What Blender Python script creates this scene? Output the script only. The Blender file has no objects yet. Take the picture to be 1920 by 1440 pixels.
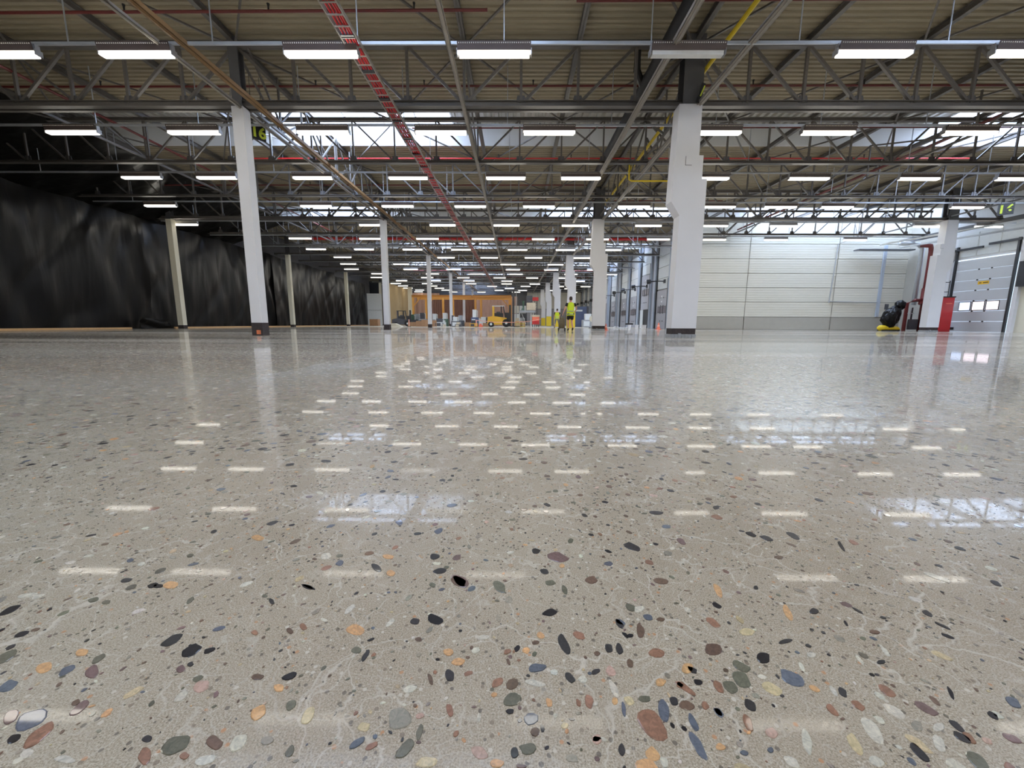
import bpy, bmesh, math, random
import numpy as np
from mathutils import Vector, Matrix, noise
R = random.Random(7)
C = bpy.context.scene.collection
S = bpy.context.scene

# ------------------------------------------------------------------ camera
F, PITCH, YAW, ROLL, H = 742.7, .1517, .0084, .0046, .3913
cam_d = bpy.data.cameras.new('camera'); cam = bpy.data.objects.new('camera', cam_d); C.objects.link(cam)
cam_d.sensor_width = 36; cam_d.lens = F * 36 / 1920; cam_d.clip_start = .02; cam_d.clip_end = 300
cam.location = (0, 0, H)
fw = Vector((-math.sin(YAW) * math.cos(PITCH), math.cos(YAW) * math.cos(PITCH), -math.sin(PITCH)))
rt = Vector((math.cos(YAW), math.sin(YAW), 0)); up = rt.cross(fw)
c_, s_ = math.cos(-ROLL), math.sin(-ROLL)
r2 = rt * c_ - up * s_; u2 = rt * s_ + up * c_
cam.matrix_world = Matrix(((r2.x, u2.x, -fw.x, 0), (r2.y, u2.y, -fw.y, 0), (r2.z, u2.z, -fw.z, H), (0, 0, 0, 1)))
S.camera = cam

def ray(px, py):
    X, Y = px - 960, py - 720; c, s = math.cos(ROLL), math.sin(ROLL)
    X, Y = c * X - s * Y, s * X + c * Y
    return rt * (X / F) + up * (-Y / F) + fw
def onX(px, py, v): r = ray(px, py); t = v / r.x; return Vector((v, r.y * t, r.z * t + H))
def onY(px, py, v): r = ray(px, py); t = v / r.y; return Vector((r.x * t, v, r.z * t + H))
def onZ(px, py, v): r = ray(px, py); t = (v - H) / r.z; return Vector((r.x * t, r.y * t, v))

# ------------------------------------------------------------------ world, exposure
w = bpy.data.worlds.new('world'); S.world = w; w.use_nodes = True
bg = w.node_tree.nodes['Background']; bg.inputs[0].default_value = (.62, .78, 1, 1); bg.inputs[1].default_value = 1.2
S.view_settings.view_transform = 'Standard'; S.view_settings.look = 'None'; S.view_settings.gamma = 1
S.view_settings.use_curve_mapping = False
S.view_settings.exposure = 0.85
LAMP, SKYL = 17.5, 12.0
S.cycles.max_bounces = 6; S.cycles.diffuse_bounces = 4; S.cycles.glossy_bounces = 3
S.cycles.sample_clamp_indirect = 5; S.cycles.sample_clamp_direct = 1.6
S.cycles.use_denoising = True

# ------------------------------------------------------------------ materials
def lin(c): return tuple(((x / 255 / 12.92) if x / 255 <= .04045 else ((x / 255 + .055) / 1.055) ** 2.4) for x in c) + (1,)
def mat(name, col, rough=.6, metal=0., var=.12, scale=6., bump=0., bscale=40., emit=None, es=0., spec=.5):
    m = bpy.data.materials.new(name); m.use_nodes = True; nt = m.node_tree; N = nt.nodes; L = nt.links
    b = N['Principled BSDF']; b.inputs['Roughness'].default_value = rough; b.inputs['Metallic'].default_value = metal
    b.inputs['Specular IOR Level'].default_value = spec
    cl = lin(col)
    tc = N.new('ShaderNodeTexCoord'); no = N.new('ShaderNodeTexNoise'); no.inputs['Scale'].default_value = scale; no.inputs['Detail'].default_value = 3
    L.new(tc.outputs['Object'], no.inputs['Vector'])
    mx = N.new('ShaderNodeMix'); mx.data_type = 'RGBA'
    mx.inputs[6].default_value = tuple(x * (1 - var) for x in cl[:3]) + (1,); mx.inputs[7].default_value = tuple(min(1, x * (1 + var)) for x in cl[:3]) + (1,)
    L.new(no.outputs['Fac'], mx.inputs[0]); L.new(mx.outputs[2], b.inputs['Base Color'])
    if bump:
        n2 = N.new('ShaderNodeTexNoise'); n2.inputs['Scale'].default_value = bscale; L.new(tc.outputs['Object'], n2.inputs['Vector'])
        bp = N.new('ShaderNodeBump'); bp.inputs['Strength'].default_value = bump; bp.inputs['Distance'].default_value = .02
        L.new(n2.outputs['Fac'], bp.inputs['Height']); L.new(bp.outputs['Normal'], b.inputs['Normal'])
    if emit:
        b.inputs['Emission Color'].default_value = lin(emit); b.inputs['Emission Strength'].default_value = es
    return m
M = dict(
 steel=mat('steel_dark', (92, 88, 84), .42, .0, .2, 3), steel2=mat('steel_column', (78, 78, 80), .5, 0, .15, 3),
 galv=mat('galvanised', (190, 195, 200), .35, .6, .1, 5), pale=mat('pale_channel', (150, 143, 134), .5, .1, .15, 4),
 brown=mat('brown_beam', (128, 98, 62), .6, 0, .3, 2), deck=mat('deck_sheet', (142, 132, 110), .6, 0, .14, 1.2, .2, 8),
 deckp=mat('deck_light', (184, 182, 174), .5, 0, .1, 1), white=mat('white_paint', (214, 214, 216), .5, 0, .04, 2),
 cream=mat('cream_paint', (214, 208, 188), .6, 0, .05, 2), bare=mat('bare_base', (52, 44, 42), .9, 0, .5, 9, .8, 20),
 orange_b=mat('broken_concrete', (196, 110, 70), .9, 0, .4, 20), panel=mat('wall_panel', (196, 193, 180), .5, 0, .03, 1),
 dado=mat('dado_panel', (150, 146, 136), .6, 0, .06, 3), red=mat('red_pipe', (92, 26, 24), .45, 0, .15, 4),
 red2=mat('bright_red', (178, 30, 34), .4, 0, .1, 3), yellow=mat('yellow_paint', (214, 186, 30), .5, 0, .1, 3),
 black=mat('black_steel', (28, 28, 30), .5, 0, .2, 4), rubber=mat('black_rubber', (20, 20, 20), .8, 0, .2, 6),
 hous=mat('lamp_housing', (150, 150, 152), .4, .2, .05, 3), perf=mat('lamp_reflector', (66, 54, 52), .5, .1, .1, 5),
 dot=mat('lamp_hole', (225, 222, 214), .5), off=mat('lamp_cover_off', (226, 226, 222), .35),
 tube=mat('lamp_tube', (255, 250, 240), .5, emit=(255, 249, 236), es=LAMP), tubew=mat('lamp_tube_weak', (255, 250, 240), .5, emit=(255, 250, 240), es=2.2),
 sky=mat('rooflight_sheet', (235, 242, 255), .5, emit=(200, 220, 255), es=SKYL), kerb=mat('upstand', (216, 217, 216), .5, 0, .03, 1),
 redcab=mat('red_cable', (196, 32, 38), .5), blackm=mat('duct_black', (34, 33, 34), .6, 0, .3, 2),
 doorg=mat('door_panel', (186, 189, 192), .45, 0, .03, 2), dockg=mat('dock_panel', (150, 148, 150), .55, 0, .05, 2),
 pill=mat('pillar_blue', (150, 158, 168), .5, 0, .1, 2), glass1=mat('pane_blue', (190, 205, 235), .2, emit=(196, 212, 246), es=1.0),
 glass2=mat('pane_pink', (240, 225, 232), .2, emit=(250, 232, 240), es=1.1), dglass=mat('pane_grey', (120, 112, 112), .15),
 wood=mat('timber', (190, 152, 104), .7, 0, .2, 8), owood=mat('orange_crate', (160, 122, 88), .7, 0, .2, 6),
 crane=mat('crane_orange', (176, 120, 44), .45, 0, .08, 2), curtain=mat('brown_curtain', (122, 88, 74), .8, 0, .15, 1),
 curtain2=mat('pink_curtain', (172, 140, 126), .8, 0, .1, 1), tan=mat('tan_sheet', (168, 146, 108), .7, 0, .12, 1), fork=mat('forklift_yellow', (206, 158, 42), .45, 0, .08, 2),
 grey=mat('machine_grey', (140, 142, 142), .5, 0, .15, 5), lgrey=mat('machine_light', (205, 208, 206), .5, 0, .08, 5), dgrey=mat('machine_dark', (62, 62, 66), .5, 0, .3, 5),
 green=mat('machine_green', (60, 84, 66), .5, 0, .3, 5), blue=mat('cabin_blue', (66, 78, 108), .5, 0, .15, 3), cone=mat('cone_orange', (222, 112, 84), .6),
 tape=mat('barrier_tape', (236, 170, 150), .6), bfloor=mat('back_floor', (176, 170, 156), .6, 0, .08, 1), skin=mat('skin', (202, 150, 126), .6),
 hair=mat('hair', (52, 38, 32), .8), hivis=mat('hi_vis', (205, 226, 30), .6, emit=None), refl=mat('reflective_band', (176, 186, 150), .35),
 cloth_b=mat('black_cloth', (26, 26, 30), .8), cloth_g=mat('grey_cloth', (120, 122, 126), .8), bag=mat('khaki_bag', (96, 84, 62), .8, 0, .2, 8),
 lime=mat('lime_digits', (206, 220, 70), .5, emit=None), stick=mat('sticker_yellow', (232, 184, 30), .5), stickd=mat('sticker_dark', (70, 52, 12), .5),
 tanb=mat('tan_block', (190, 176, 150), .7), lamp2=mat('lamp_disc', (250, 240, 222), .4, emit=(250, 232, 190), es=1.5))

def poly_mat():
    m = mat('black_plastic', (14, 13, 12), .34, 0, .2, 2, spec=.16); nt = m.node_tree; N = nt.nodes; L = nt.links; b = N['Principled BSDF']
    tc = N['Texture Coordinate']
    mp = N.new('ShaderNodeMapping'); mp.inputs['Scale'].default_value = (1, .9, .12); mp.inputs['Rotation'].default_value = (.45, 0, 0)
    L.new(tc.outputs['Object'], mp.inputs[0])
    n = N.new('ShaderNodeTexNoise'); n.inputs['Scale'].default_value = 1.6; n.inputs['Detail'].default_value = 2; n.inputs['Distortion'].default_value = .3
    L.new(mp.outputs[0], n.inputs[0])
    n3 = N.new('ShaderNodeTexNoise'); n3.inputs['Scale'].default_value = 6; n3.inputs['Detail'].default_value = 3; L.new(mp.outputs[0], n3.inputs[0])
    ad = N.new('ShaderNodeMath'); ad.operation = 'MULTIPLY_ADD'; ad.inputs[1].default_value = .15; L.new(n3.outputs[0], ad.inputs[0]); L.new(n.outputs[0], ad.inputs[2])
    bp = N.new('ShaderNodeBump'); bp.inputs['Strength'].default_value = .22; bp.inputs['Distance'].default_value = .2
    L.new(ad.outputs[0], bp.inputs['Height']); L.new(bp.outputs[0], b.inputs['Normal'])
    return m
M['poly'] = poly_mat()

def floor_mat():
    m = bpy.data.materials.new('polished_concrete'); m.use_nodes = True; nt = m.node_tree; N = nt.nodes; L = nt.links; b = N['Principled BSDF']
    geo = N.new('ShaderNodeNewGeometry'); P = geo.outputs['Position']
    def noise_(sc, det=2, dist=0, vec=P, rough=.5):
        n = N.new('ShaderNodeTexNoise'); n.inputs['Scale'].default_value = sc; n.inputs['Detail'].default_value = det
        n.inputs['Distortion'].default_value = dist; n.inputs['Roughness'].default_value = rough; L.new(vec, n.inputs['Vector']); return n
    def ramp(src, stops, interp='LINEAR'):
        r = N.new('ShaderNodeValToRGB'); r.color_ramp.interpolation = interp; e = r.color_ramp.elements
        while len(e) > 1: e.remove(e[-1])
        e[0].position = stops[0][0]; e[0].color = stops[0][1] if len(stops[0][1]) == 4 else lin(stops[0][1])
        for p, c in stops[1:]:
            q = e.new(p); q.color = c if len(c) == 4 else lin(c)
        L.new(src, r.inputs[0]); return r.outputs[0]
    def mixc(f, a, b2, bt='MIX'):
        x = N.new('ShaderNodeMix'); x.data_type = 'RGBA'; x.blend_type = bt
        for i, v in ((0, f), (6, a), (7, b2)):
            if hasattr(v, 'links') or isinstance(v, bpy.types.NodeSocket): L.new(v, x.inputs[i])
            else: x.inputs[i].default_value = v
        return x.outputs[2]
    def math_(op, a, b2=0.):
        x = N.new('ShaderNodeMath'); x.operation = op; x.use_clamp = op in ('MULTIPLY',)
        for i, v in ((0, a), (1, b2)):
            if isinstance(v, bpy.types.NodeSocket): L.new(v, x.inputs[i])
            else: x.inputs[i].default_value = v
        return x.outputs[0]
    W_, K_ = (1, 1, 1, 1), (0, 0, 0, 1)
    big = noise_(.35, 3).outputs[0]; mid = noise_(2.2, 4, .4).outputs[0]; sm = noise_(22, 4, .3).outputs[0]; grain = noise_(560, 4, 0, P, .8).outputs[0]
    col = ramp(mid, [(.3, (146, 133, 114)), (.5, (161, 149, 130)), (.72, (172, 162, 143))])
    col = mixc(ramp(sm, [(.35, (0, 0, 0, 1)), (.75, (.22, .22, .22, 1))]), col, lin((176, 164, 144)))
    col = mixc(ramp(big, [(.42, K_), (.62, (.6, .6, .6, 1))]), col, lin((158, 156, 140)))
    col = mixc(ramp(grain, [(.36, (.9, .9, .9, 1)), (.5, K_)]), col, lin((84, 76, 64)))
    col = mixc(ramp(grain, [(.51, K_), (.66, (.85, .85, .85, 1))]), col, lin((206, 198, 184)))
    # fine sand specks
    v = N.new('ShaderNodeTexVoronoi'); v.inputs['Scale'].default_value = 150; L.new(P, v.inputs['Vector'])
    sp = N.new('ShaderNodeSeparateColor'); L.new(v.outputs['Color'], sp.inputs[0])
    sel = math_('MULTIPLY', math_('GREATER_THAN', sp.outputs[0], .8), math_('LESS_THAN', v.outputs['Distance'], .36))
    col = mixc(math_('MULTIPLY', sel, .75), col, ramp(sp.outputs[1], [(0, (60, 54, 48)), (.45, (104, 90, 76)), (.7, (206, 200, 188)), (.9, (170, 120, 80))], 'CONSTANT'))
    # pale hairline veins
    wv = N.new('ShaderNodeVectorMath'); wv.operation = 'MULTIPLY_ADD'; n4 = noise_(9, 4)
    L.new(n4.outputs['Color'], wv.inputs[0]); wv.inputs[1].default_value = (.16, .16, 0); L.new(P, wv.inputs[2])
    for sc, wd, st in ((5.5, .008, .8), (13, .015, .7), (30, .028, .4)):
        v2 = N.new('ShaderNodeTexVoronoi'); v2.feature = 'DISTANCE_TO_EDGE'; v2.inputs['Scale'].default_value = sc; L.new(wv.outputs[0], v2.inputs['Vector'])
        msk = math_('MULTIPLY', ramp(v2.outputs['Distance'], [(0, W_), (wd, K_)]), ramp(noise_(sc * .6, 2).outputs[0], [(.40, K_), (.55, (st, st, st, 1))]))
        col = mixc(msk, col, lin((204, 197, 184)))
    # aggregate, where it lies too far off to be modelled stone by stone
    ln = N.new('ShaderNodeVectorMath'); ln.operation = 'LENGTH'; L.new(P, ln.inputs[0])
    dist = math_('ADD', ln.outputs['Value'], math_('MULTIPLY', noise_(3, 2).outputs[0], 1.2))
    far = ramp(math_('DIVIDE', dist, 10.), [(.48, K_), (.54, W_)])
    for sc, th in ((19, .35), (34, .4)):
        v3 = N.new('ShaderNodeTexVoronoi'); v3.inputs['Scale'].default_value = sc; L.new(wv.outputs[0], v3.inputs['Vector'])
        s3 = N.new('ShaderNodeSeparateColor'); L.new(v3.outputs['Color'], s3.inputs[0])
        g = math_('MULTIPLY', math_('GREATER_THAN', s3.outputs[0], th), math_('LESS_THAN', v3.outputs['Distance'], .34))
        g = math_('MULTIPLY', g, far)
        col = mixc(math_('MULTIPLY', g, .85), col, ramp(s3.outputs[1], [(0, (48, 43, 40)), (.35, (78, 66, 56)), (.62, (116, 98, 80)), (.78, (206, 202, 190)), (.92, (180, 140, 100))], 'CONSTANT'))
    # long sweeps left by the grinder, and a pale filled trench
    mp = N.new('ShaderNodeMapping'); mp.inputs['Scale'].default_value = (.05, .55, 1); mp.inputs['Rotation'].default_value = (0, 0, -.12); L.new(P, mp.inputs[0])
    st = noise_(1, 5, .6, mp.outputs[0]).outputs[0]
    far2 = ramp(math_('DIVIDE', dist, 20.), [(.12, K_), (.35, W_)])
    col = mixc(math_('MULTIPLY', ramp(st, [(.38, (.8, .8, .8, 1)), (.49, K_)]), far2), col, lin((98, 92, 84)))
    col = mixc(math_('MULTIPLY', ramp(st, [(.52, K_), (.62, (.7, .7, .7, 1))]), far2), col, lin((206, 200, 190)))
    sx = N.new('ShaderNodeSeparateXYZ'); L.new(P, sx.inputs[0])
    xx = math_('ADD', sx.outputs[0], math_('MULTIPLY', noise_(2.2, 3).outputs[0], .12))
    yy = ramp(math_('DIVIDE', sx.outputs[1], 20.), [(.11, K_), (.16, W_), (.55, W_), (.7, K_)])
    band = math_('MULTIPLY', ramp(math_('ADD', xx, 2.5), [(.68, K_), (.70, W_), (1.0, W_)]), ramp(math_('ADD', xx, 2.5), [(0, W_), (1.0, W_)]))
    inb = math_('MULTIPLY', math_('MULTIPLY', math_('GREATER_THAN', xx, -1.80), math_('LESS_THAN', xx, -1.24)), yy)
    col = mixc(math_('MULTIPLY', inb, ramp(noise_(1.7, 4, .5).outputs[0], [(.45, (.15, .15, .15, 1)), (.56, (.85, .85, .85, 1))])), col, lin((186, 184, 176)))
    edge = math_('MULTIPLY', math_('LESS_THAN', math_('ABSOLUTE', math_('ADD', xx, 1.80)), .012), yy)
    col = mixc(math_('MULTIPLY', edge, .8), col, lin((208, 204, 192)))
    L.new(col, b.inputs['Base Color'])
    rg = N.new('ShaderNodeMapRange'); L.new(sm, rg.inputs[0]); rg.inputs[1].default_value = .3; rg.inputs[2].default_value = .7; rg.inputs[3].default_value = .2; rg.inputs[4].default_value = .3
    L.new(rg.outputs[0], b.inputs['Roughness']); b.inputs['Specular IOR Level'].default_value = .08
    cw = N.new('ShaderNodeMapRange'); L.new(noise_(260, 3, .5).outputs[0], cw.inputs[0]); cw.inputs[1].default_value = .4; cw.inputs[2].default_value = .64; cw.inputs[3].default_value = .12; cw.inputs[4].default_value = .9
    L.new(cw.outputs[0], b.inputs['Coat Weight']); b.inputs['Coat Roughness'].default_value = .035; b.inputs['Coat IOR'].default_value = 1.24
    bp = N.new('ShaderNodeBump'); bp.inputs['Strength'].default_value = .05; bp.inputs['Distance'].default_value = .001
    L.new(grain, bp.inputs['Height']); L.new(bp.outputs[0], b.inputs['Normal'])
    return m
M['floor'] = floor_mat()

def pebble_mat():
    m = bpy.data.materials.new('pebble_stone'); m.use_nodes = True; nt = m.node_tree; N = nt.nodes; L = nt.links; b = N['Principled BSDF']
    at = N.new('ShaderNodeAttribute'); at.attribute_name = 'Col'; geo = N.new('ShaderNodeNewGeometry')
    n = N.new('ShaderNodeTexNoise'); n.inputs['Scale'].default_value = 220; n.inputs['Detail'].default_value = 4; n.inputs['Distortion'].default_value = 1.2; L.new(geo.outputs['Position'], n.inputs[0])
    r = N.new('ShaderNodeMapRange'); L.new(n.outputs[0], r.inputs[0]); r.inputs[1].default_value = .3; r.inputs[2].default_value = .7; r.inputs[3].default_value = .68; r.inputs[4].default_value = 1.3
    x = N.new('ShaderNodeVectorMath'); x.operation = 'SCALE'; L.new(at.outputs['Color'], x.inputs[0]); L.new(r.outputs[0], x.inputs[3]); L.new(x.outputs[0], b.inputs['Base Color'])
    b.inputs['Roughness'].default_value = .3; b.inputs['Specular IOR Level'].default_value = .08; b.inputs['Coat Weight'].default_value = .5; b.inputs['Coat Roughness'].default_value = .03; b.inputs['Coat IOR'].default_value = 1.3
    return m
M['pebble'] = pebble_mat()

# ------------------------------------------------------------------ mesh helpers
class MB:
    def __init__(s): s.v = []; s.f = []; s.mi = []
    def add(s, vs, fs, mi=0):
        o = len(s.v); s.v += [tuple(v) for v in vs]; s.f += [tuple(i + o for i in f) for f in fs]; s.mi += [mi] * len(fs); return s
    def box(s, a, b, mi=0):
        x0, y0, z0 = a; x1, y1, z1 = b
        return s.add([(x0, y0, z0), (x1, y0, z0), (x1, y1, z0), (x0, y1, z0), (x0, y0, z1), (x1, y0, z1), (x1, y1, z1), (x0, y1, z1)],
                     [(0, 3, 2, 1), (4, 5, 6, 7), (0, 1, 5, 4), (1, 2, 6, 5), (2, 3, 7, 6), (3, 0, 4, 7)], mi)
    def beam(s, p, q, w, h, mi=0, upv=(0, 0, 1)):
        p = Vector(p); q = Vector(q); d = (q - p).normalized(); u = Vector(upv)
        if abs(d.dot(u)) > .98: u = Vector((0, 1, 0))
        a = d.cross(u).normalized() * (w / 2); b = a.cross(d).normalized() * (h / 2)
        vs = [e + sa * a + sb * b for e in (p, q) for sa, sb in ((-1, -1), (1, -1), (1, 1), (-1, 1))]
        return s.add(vs, [(0, 1, 2, 3), (7, 6, 5, 4), (0, 4, 5, 1), (1, 5, 6, 2), (2, 6, 7, 3), (3, 7, 4, 0)], mi)
    def angle(s, p, q, w, t=.008, mi=0, flip=1):      # steel angle section
        p = Vector(p); q = Vector(q); d = (q - p).normalized(); a = Vector((0, 1, 0)); b = d.cross(a).normalized() * flip
        s.beam(p + b * (w / 2 - t / 2) * 0, q, t, w, mi, b); s.beam(p + a * w / 2 + b * w / 2, q + a * w / 2 + b * w / 2, w, t, mi, b); return s
    def ibeam(s, p, q, w, h, t=.014, mi=0):
        p = Vector(p); q = Vector(q); z = Vector((0, 0, 1))
        s.beam(p, q, t, h, mi); s.beam(p + z * (h / 2 - t / 2), q + z * (h / 2 - t / 2), w, t, mi); s.beam(p - z * (h / 2 - t / 2), q - z * (h / 2 - t / 2), w, t, mi); return s
    def tube(s, pts, r, n=8, mi=0, caps=True):
        pts = [Vector(p) for p in pts]; rings = []
        for i, p in enumerate(pts):
            d = (pts[min(i + 1, len(pts) - 1)] - pts[max(i - 1, 0)]).normalized()
            u = Vector((0, 0, 1)) if abs(d.z) < .95 else Vector((1, 0, 0)); a = d.cross(u).normalized(); b = a.cross(d)
            rr = r[i] if isinstance(r, (list, tuple)) else r
            rings.append([p + (a * math.cos(6.28318 * k / n) + b * math.sin(6.28318 * k / n)) * rr for k in range(n)])
        vs = sum(rings, []); fs = []
        for i in range(len(pts) - 1):
            for k in range(n): fs.append((i * n + k, i * n + (k + 1) % n, (i + 1) * n + (k + 1) % n, (i + 1) * n + k))
        if caps: fs += [tuple(range(n - 1, -1, -1)), tuple((len(pts) - 1) * n + k for k in range(n))]
        return s.add(vs, fs, mi)
    def prism(s, poly, y0, y1, mi=0):                   # poly in XZ, extruded along Y
        n = len(poly); vs = [(x, y0, z) for x, z in poly] + [(x, y1, z) for x, z in poly]
        fs = [tuple(range(n)), tuple(range(2 * n - 1, n - 1, -1))] + [(i, i + n, (i + 1) % n + n, (i + 1) % n) for i in range(n)]
        return s.add(vs, fs, mi)
    def build(s, name, mats, parent=None, smooth=False, loc=None):
        me = bpy.data.meshes.new(name); me.from_pydata(s.v, [], s.f)
        for m in (mats if isinstance(mats, (list, tuple)) else [mats]): me.materials.append(M[m] if isinstance(m, str) else m)
        me.polygons.foreach_set('material_index', s.mi)
        if smooth: me.polygons.foreach_set('use_smooth', [True] * len(s.f))
        me.update(); o = bpy.data.objects.new(name, me); C.objects.link(o)
        if parent: o.parent = parent
        if loc: o.location = loc
        return o
def fixn(o):
    bm = bmesh.new(); bm.from_mesh(o.data); bmesh.ops.recalc_face_normals(bm, faces=bm.faces); bm.to_mesh(o.data); bm.free(); return o
def tag(o, label=None, cat=None, group=None, kind=None):
    if label: o['label'] = label
    if cat: o['category'] = cat
    if group: o['group'] = group
    if kind: o['kind'] = kind
    return o
def thing(name, label, cat, loc=(0, 0, 0), group=None, kind='thing', rz=0):
    o = bpy.data.objects.new(name, None); C.objects.link(o); o.location = loc; o.rotation_euler = (0, 0, rz); o.empty_display_size = .2
    return tag(o, label, cat, group, kind)
def B(a, b): return MB().box(a, b)
def instance(src, parent, loc=None):
    c = src.copy(); C.objects.link(c); c.parent = parent
    if loc is not None: c.location = loc
    return c
ORD = 'first second third fourth fifth sixth seventh eighth ninth tenth eleventh twelfth thirteenth fourteenth fifteenth sixteenth seventeenth eighteenth nineteenth twentieth twenty-first twenty-second twenty-third twenty-fourth'.split()

# key sizes of the hall
XL, XC, XR, XDK, XE = -21.3, -20.1, 29.0, 12.7, 29.0     # curtain, curtain columns, door wall, dock wall
YN, YF, YW = -12.0, 79.0, 30.6                            # wall behind the viewer, far wall, panelled wall
ZD, ZM, ZC = 8.05, 8.8, 6.38                              # deck, monitor roof, bottom chord

# ------------------------------------------------------------------ floor
fl = bpy.data.objects.new('floor', None); C.objects.link(fl); tag(fl, kind='structure')
def ngrid(x0, x1, y0, y1, z): return MB().add([(x0, y0, z), (x1, y0, z), (x1, y1, z), (x0, y1, z)], [(0, 1, 2, 3)])
fm = B((XL - 1, YN, -.15), (XR + .3, YW + .6, 0)); fm.box((XL - 1, YW + .6, -.15), (XDK + .5, 37, 0)); fm.build('slab', 'floor', fl)
B((XL - 3, 37, -.15), (XDK + .5, 40, .004)).build('threshold_strip', 'cream', fl)
B((XL - 8, 40, -.15), (XDK + .5, YF + .5, 0)).build('back_slab', 'bfloor', fl)
jb = MB()
for Y in (12.4, 24.3): jb.box((XL, Y - .012, 0), (XR, Y + .012, .0012))
jb.build('joint', 'dgrey', fl)
# ------------------------------------------------------------------ pebbles set flush in the floor
PAL = dict(D=(52, 50, 50), K=(34, 32, 34), B=(94, 76, 64), O=(190, 150, 108), W=(206, 202, 188), R=(126, 94, 76), G=(92, 90, 76), P=(176, 148, 134), U=(84, 88, 96), T=(170, 152, 122), M=(104, 84, 80), S=(128, 122, 110), C=(196, 180, 144))
def stone_poly(n, irr, seed):
    r = random.Random(seed); a1, a2 = r.uniform(0, 6.28), r.uniform(0, 6.28); k = r.uniform(.06, .16) * irr; k2 = r.uniform(.03, .1) * irr
    return [((1 + k * math.cos(2 * t + a1) + k2 * math.cos(3 * t + a2) + r.uniform(-.012, .012) * irr) * math.cos(t), (1 + k * math.sin(2 * t + a1) + k2 * math.sin(3 * t + a1) + r.uniform(-.012, .012) * irr) * math.sin(t)) for t in [6.28318 * i / n for i in range(n)]]
def stone(mb, cols, outline, c, col, top=.0006):
    n = len(outline); cx, cy = c
    o1 = [(x, y, -.004) for x, y in outline]; o2 = [(x, y, top * .5) for x, y in outline]; o3 = [(cx + (x - cx) * .9, cy + (y - cy) * .9, top) for x, y in outline]
    fs = [(i, (i + 1) % n, n + (i + 1) % n, n + i) for i in range(n)] + [(n + i, n + (i + 1) % n, 2 * n + (i + 1) % n, 2 * n + i) for i in range(n)] + [tuple(range(2 * n, 3 * n))]
    mb.add(o1 + o2 + o3, fs); cols.extend([col] * len(fs))
def colour_mesh(o, cols):
    me = o.data; a = me.color_attributes.new('Col', 'FLOAT_COLOR', 'CORNER'); arr = np.empty((len(me.loops), 4), 'f'); k = 0
    tot = np.empty(len(me.polygons), 'i'); me.polygons.foreach_get('loop_total', tot); arr = np.repeat(np.array(cols, 'f'), tot, axis=0)
    a.data.foreach_set('color', arr.ravel())
def jit(col, r, a=.12):
    l = lin(col); f = 1 + r.uniform(-a, a) * 2; return tuple(min(1, x * f * (1 + r.uniform(-a, a) * .4)) for x in l[:3]) + (1,)
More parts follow.
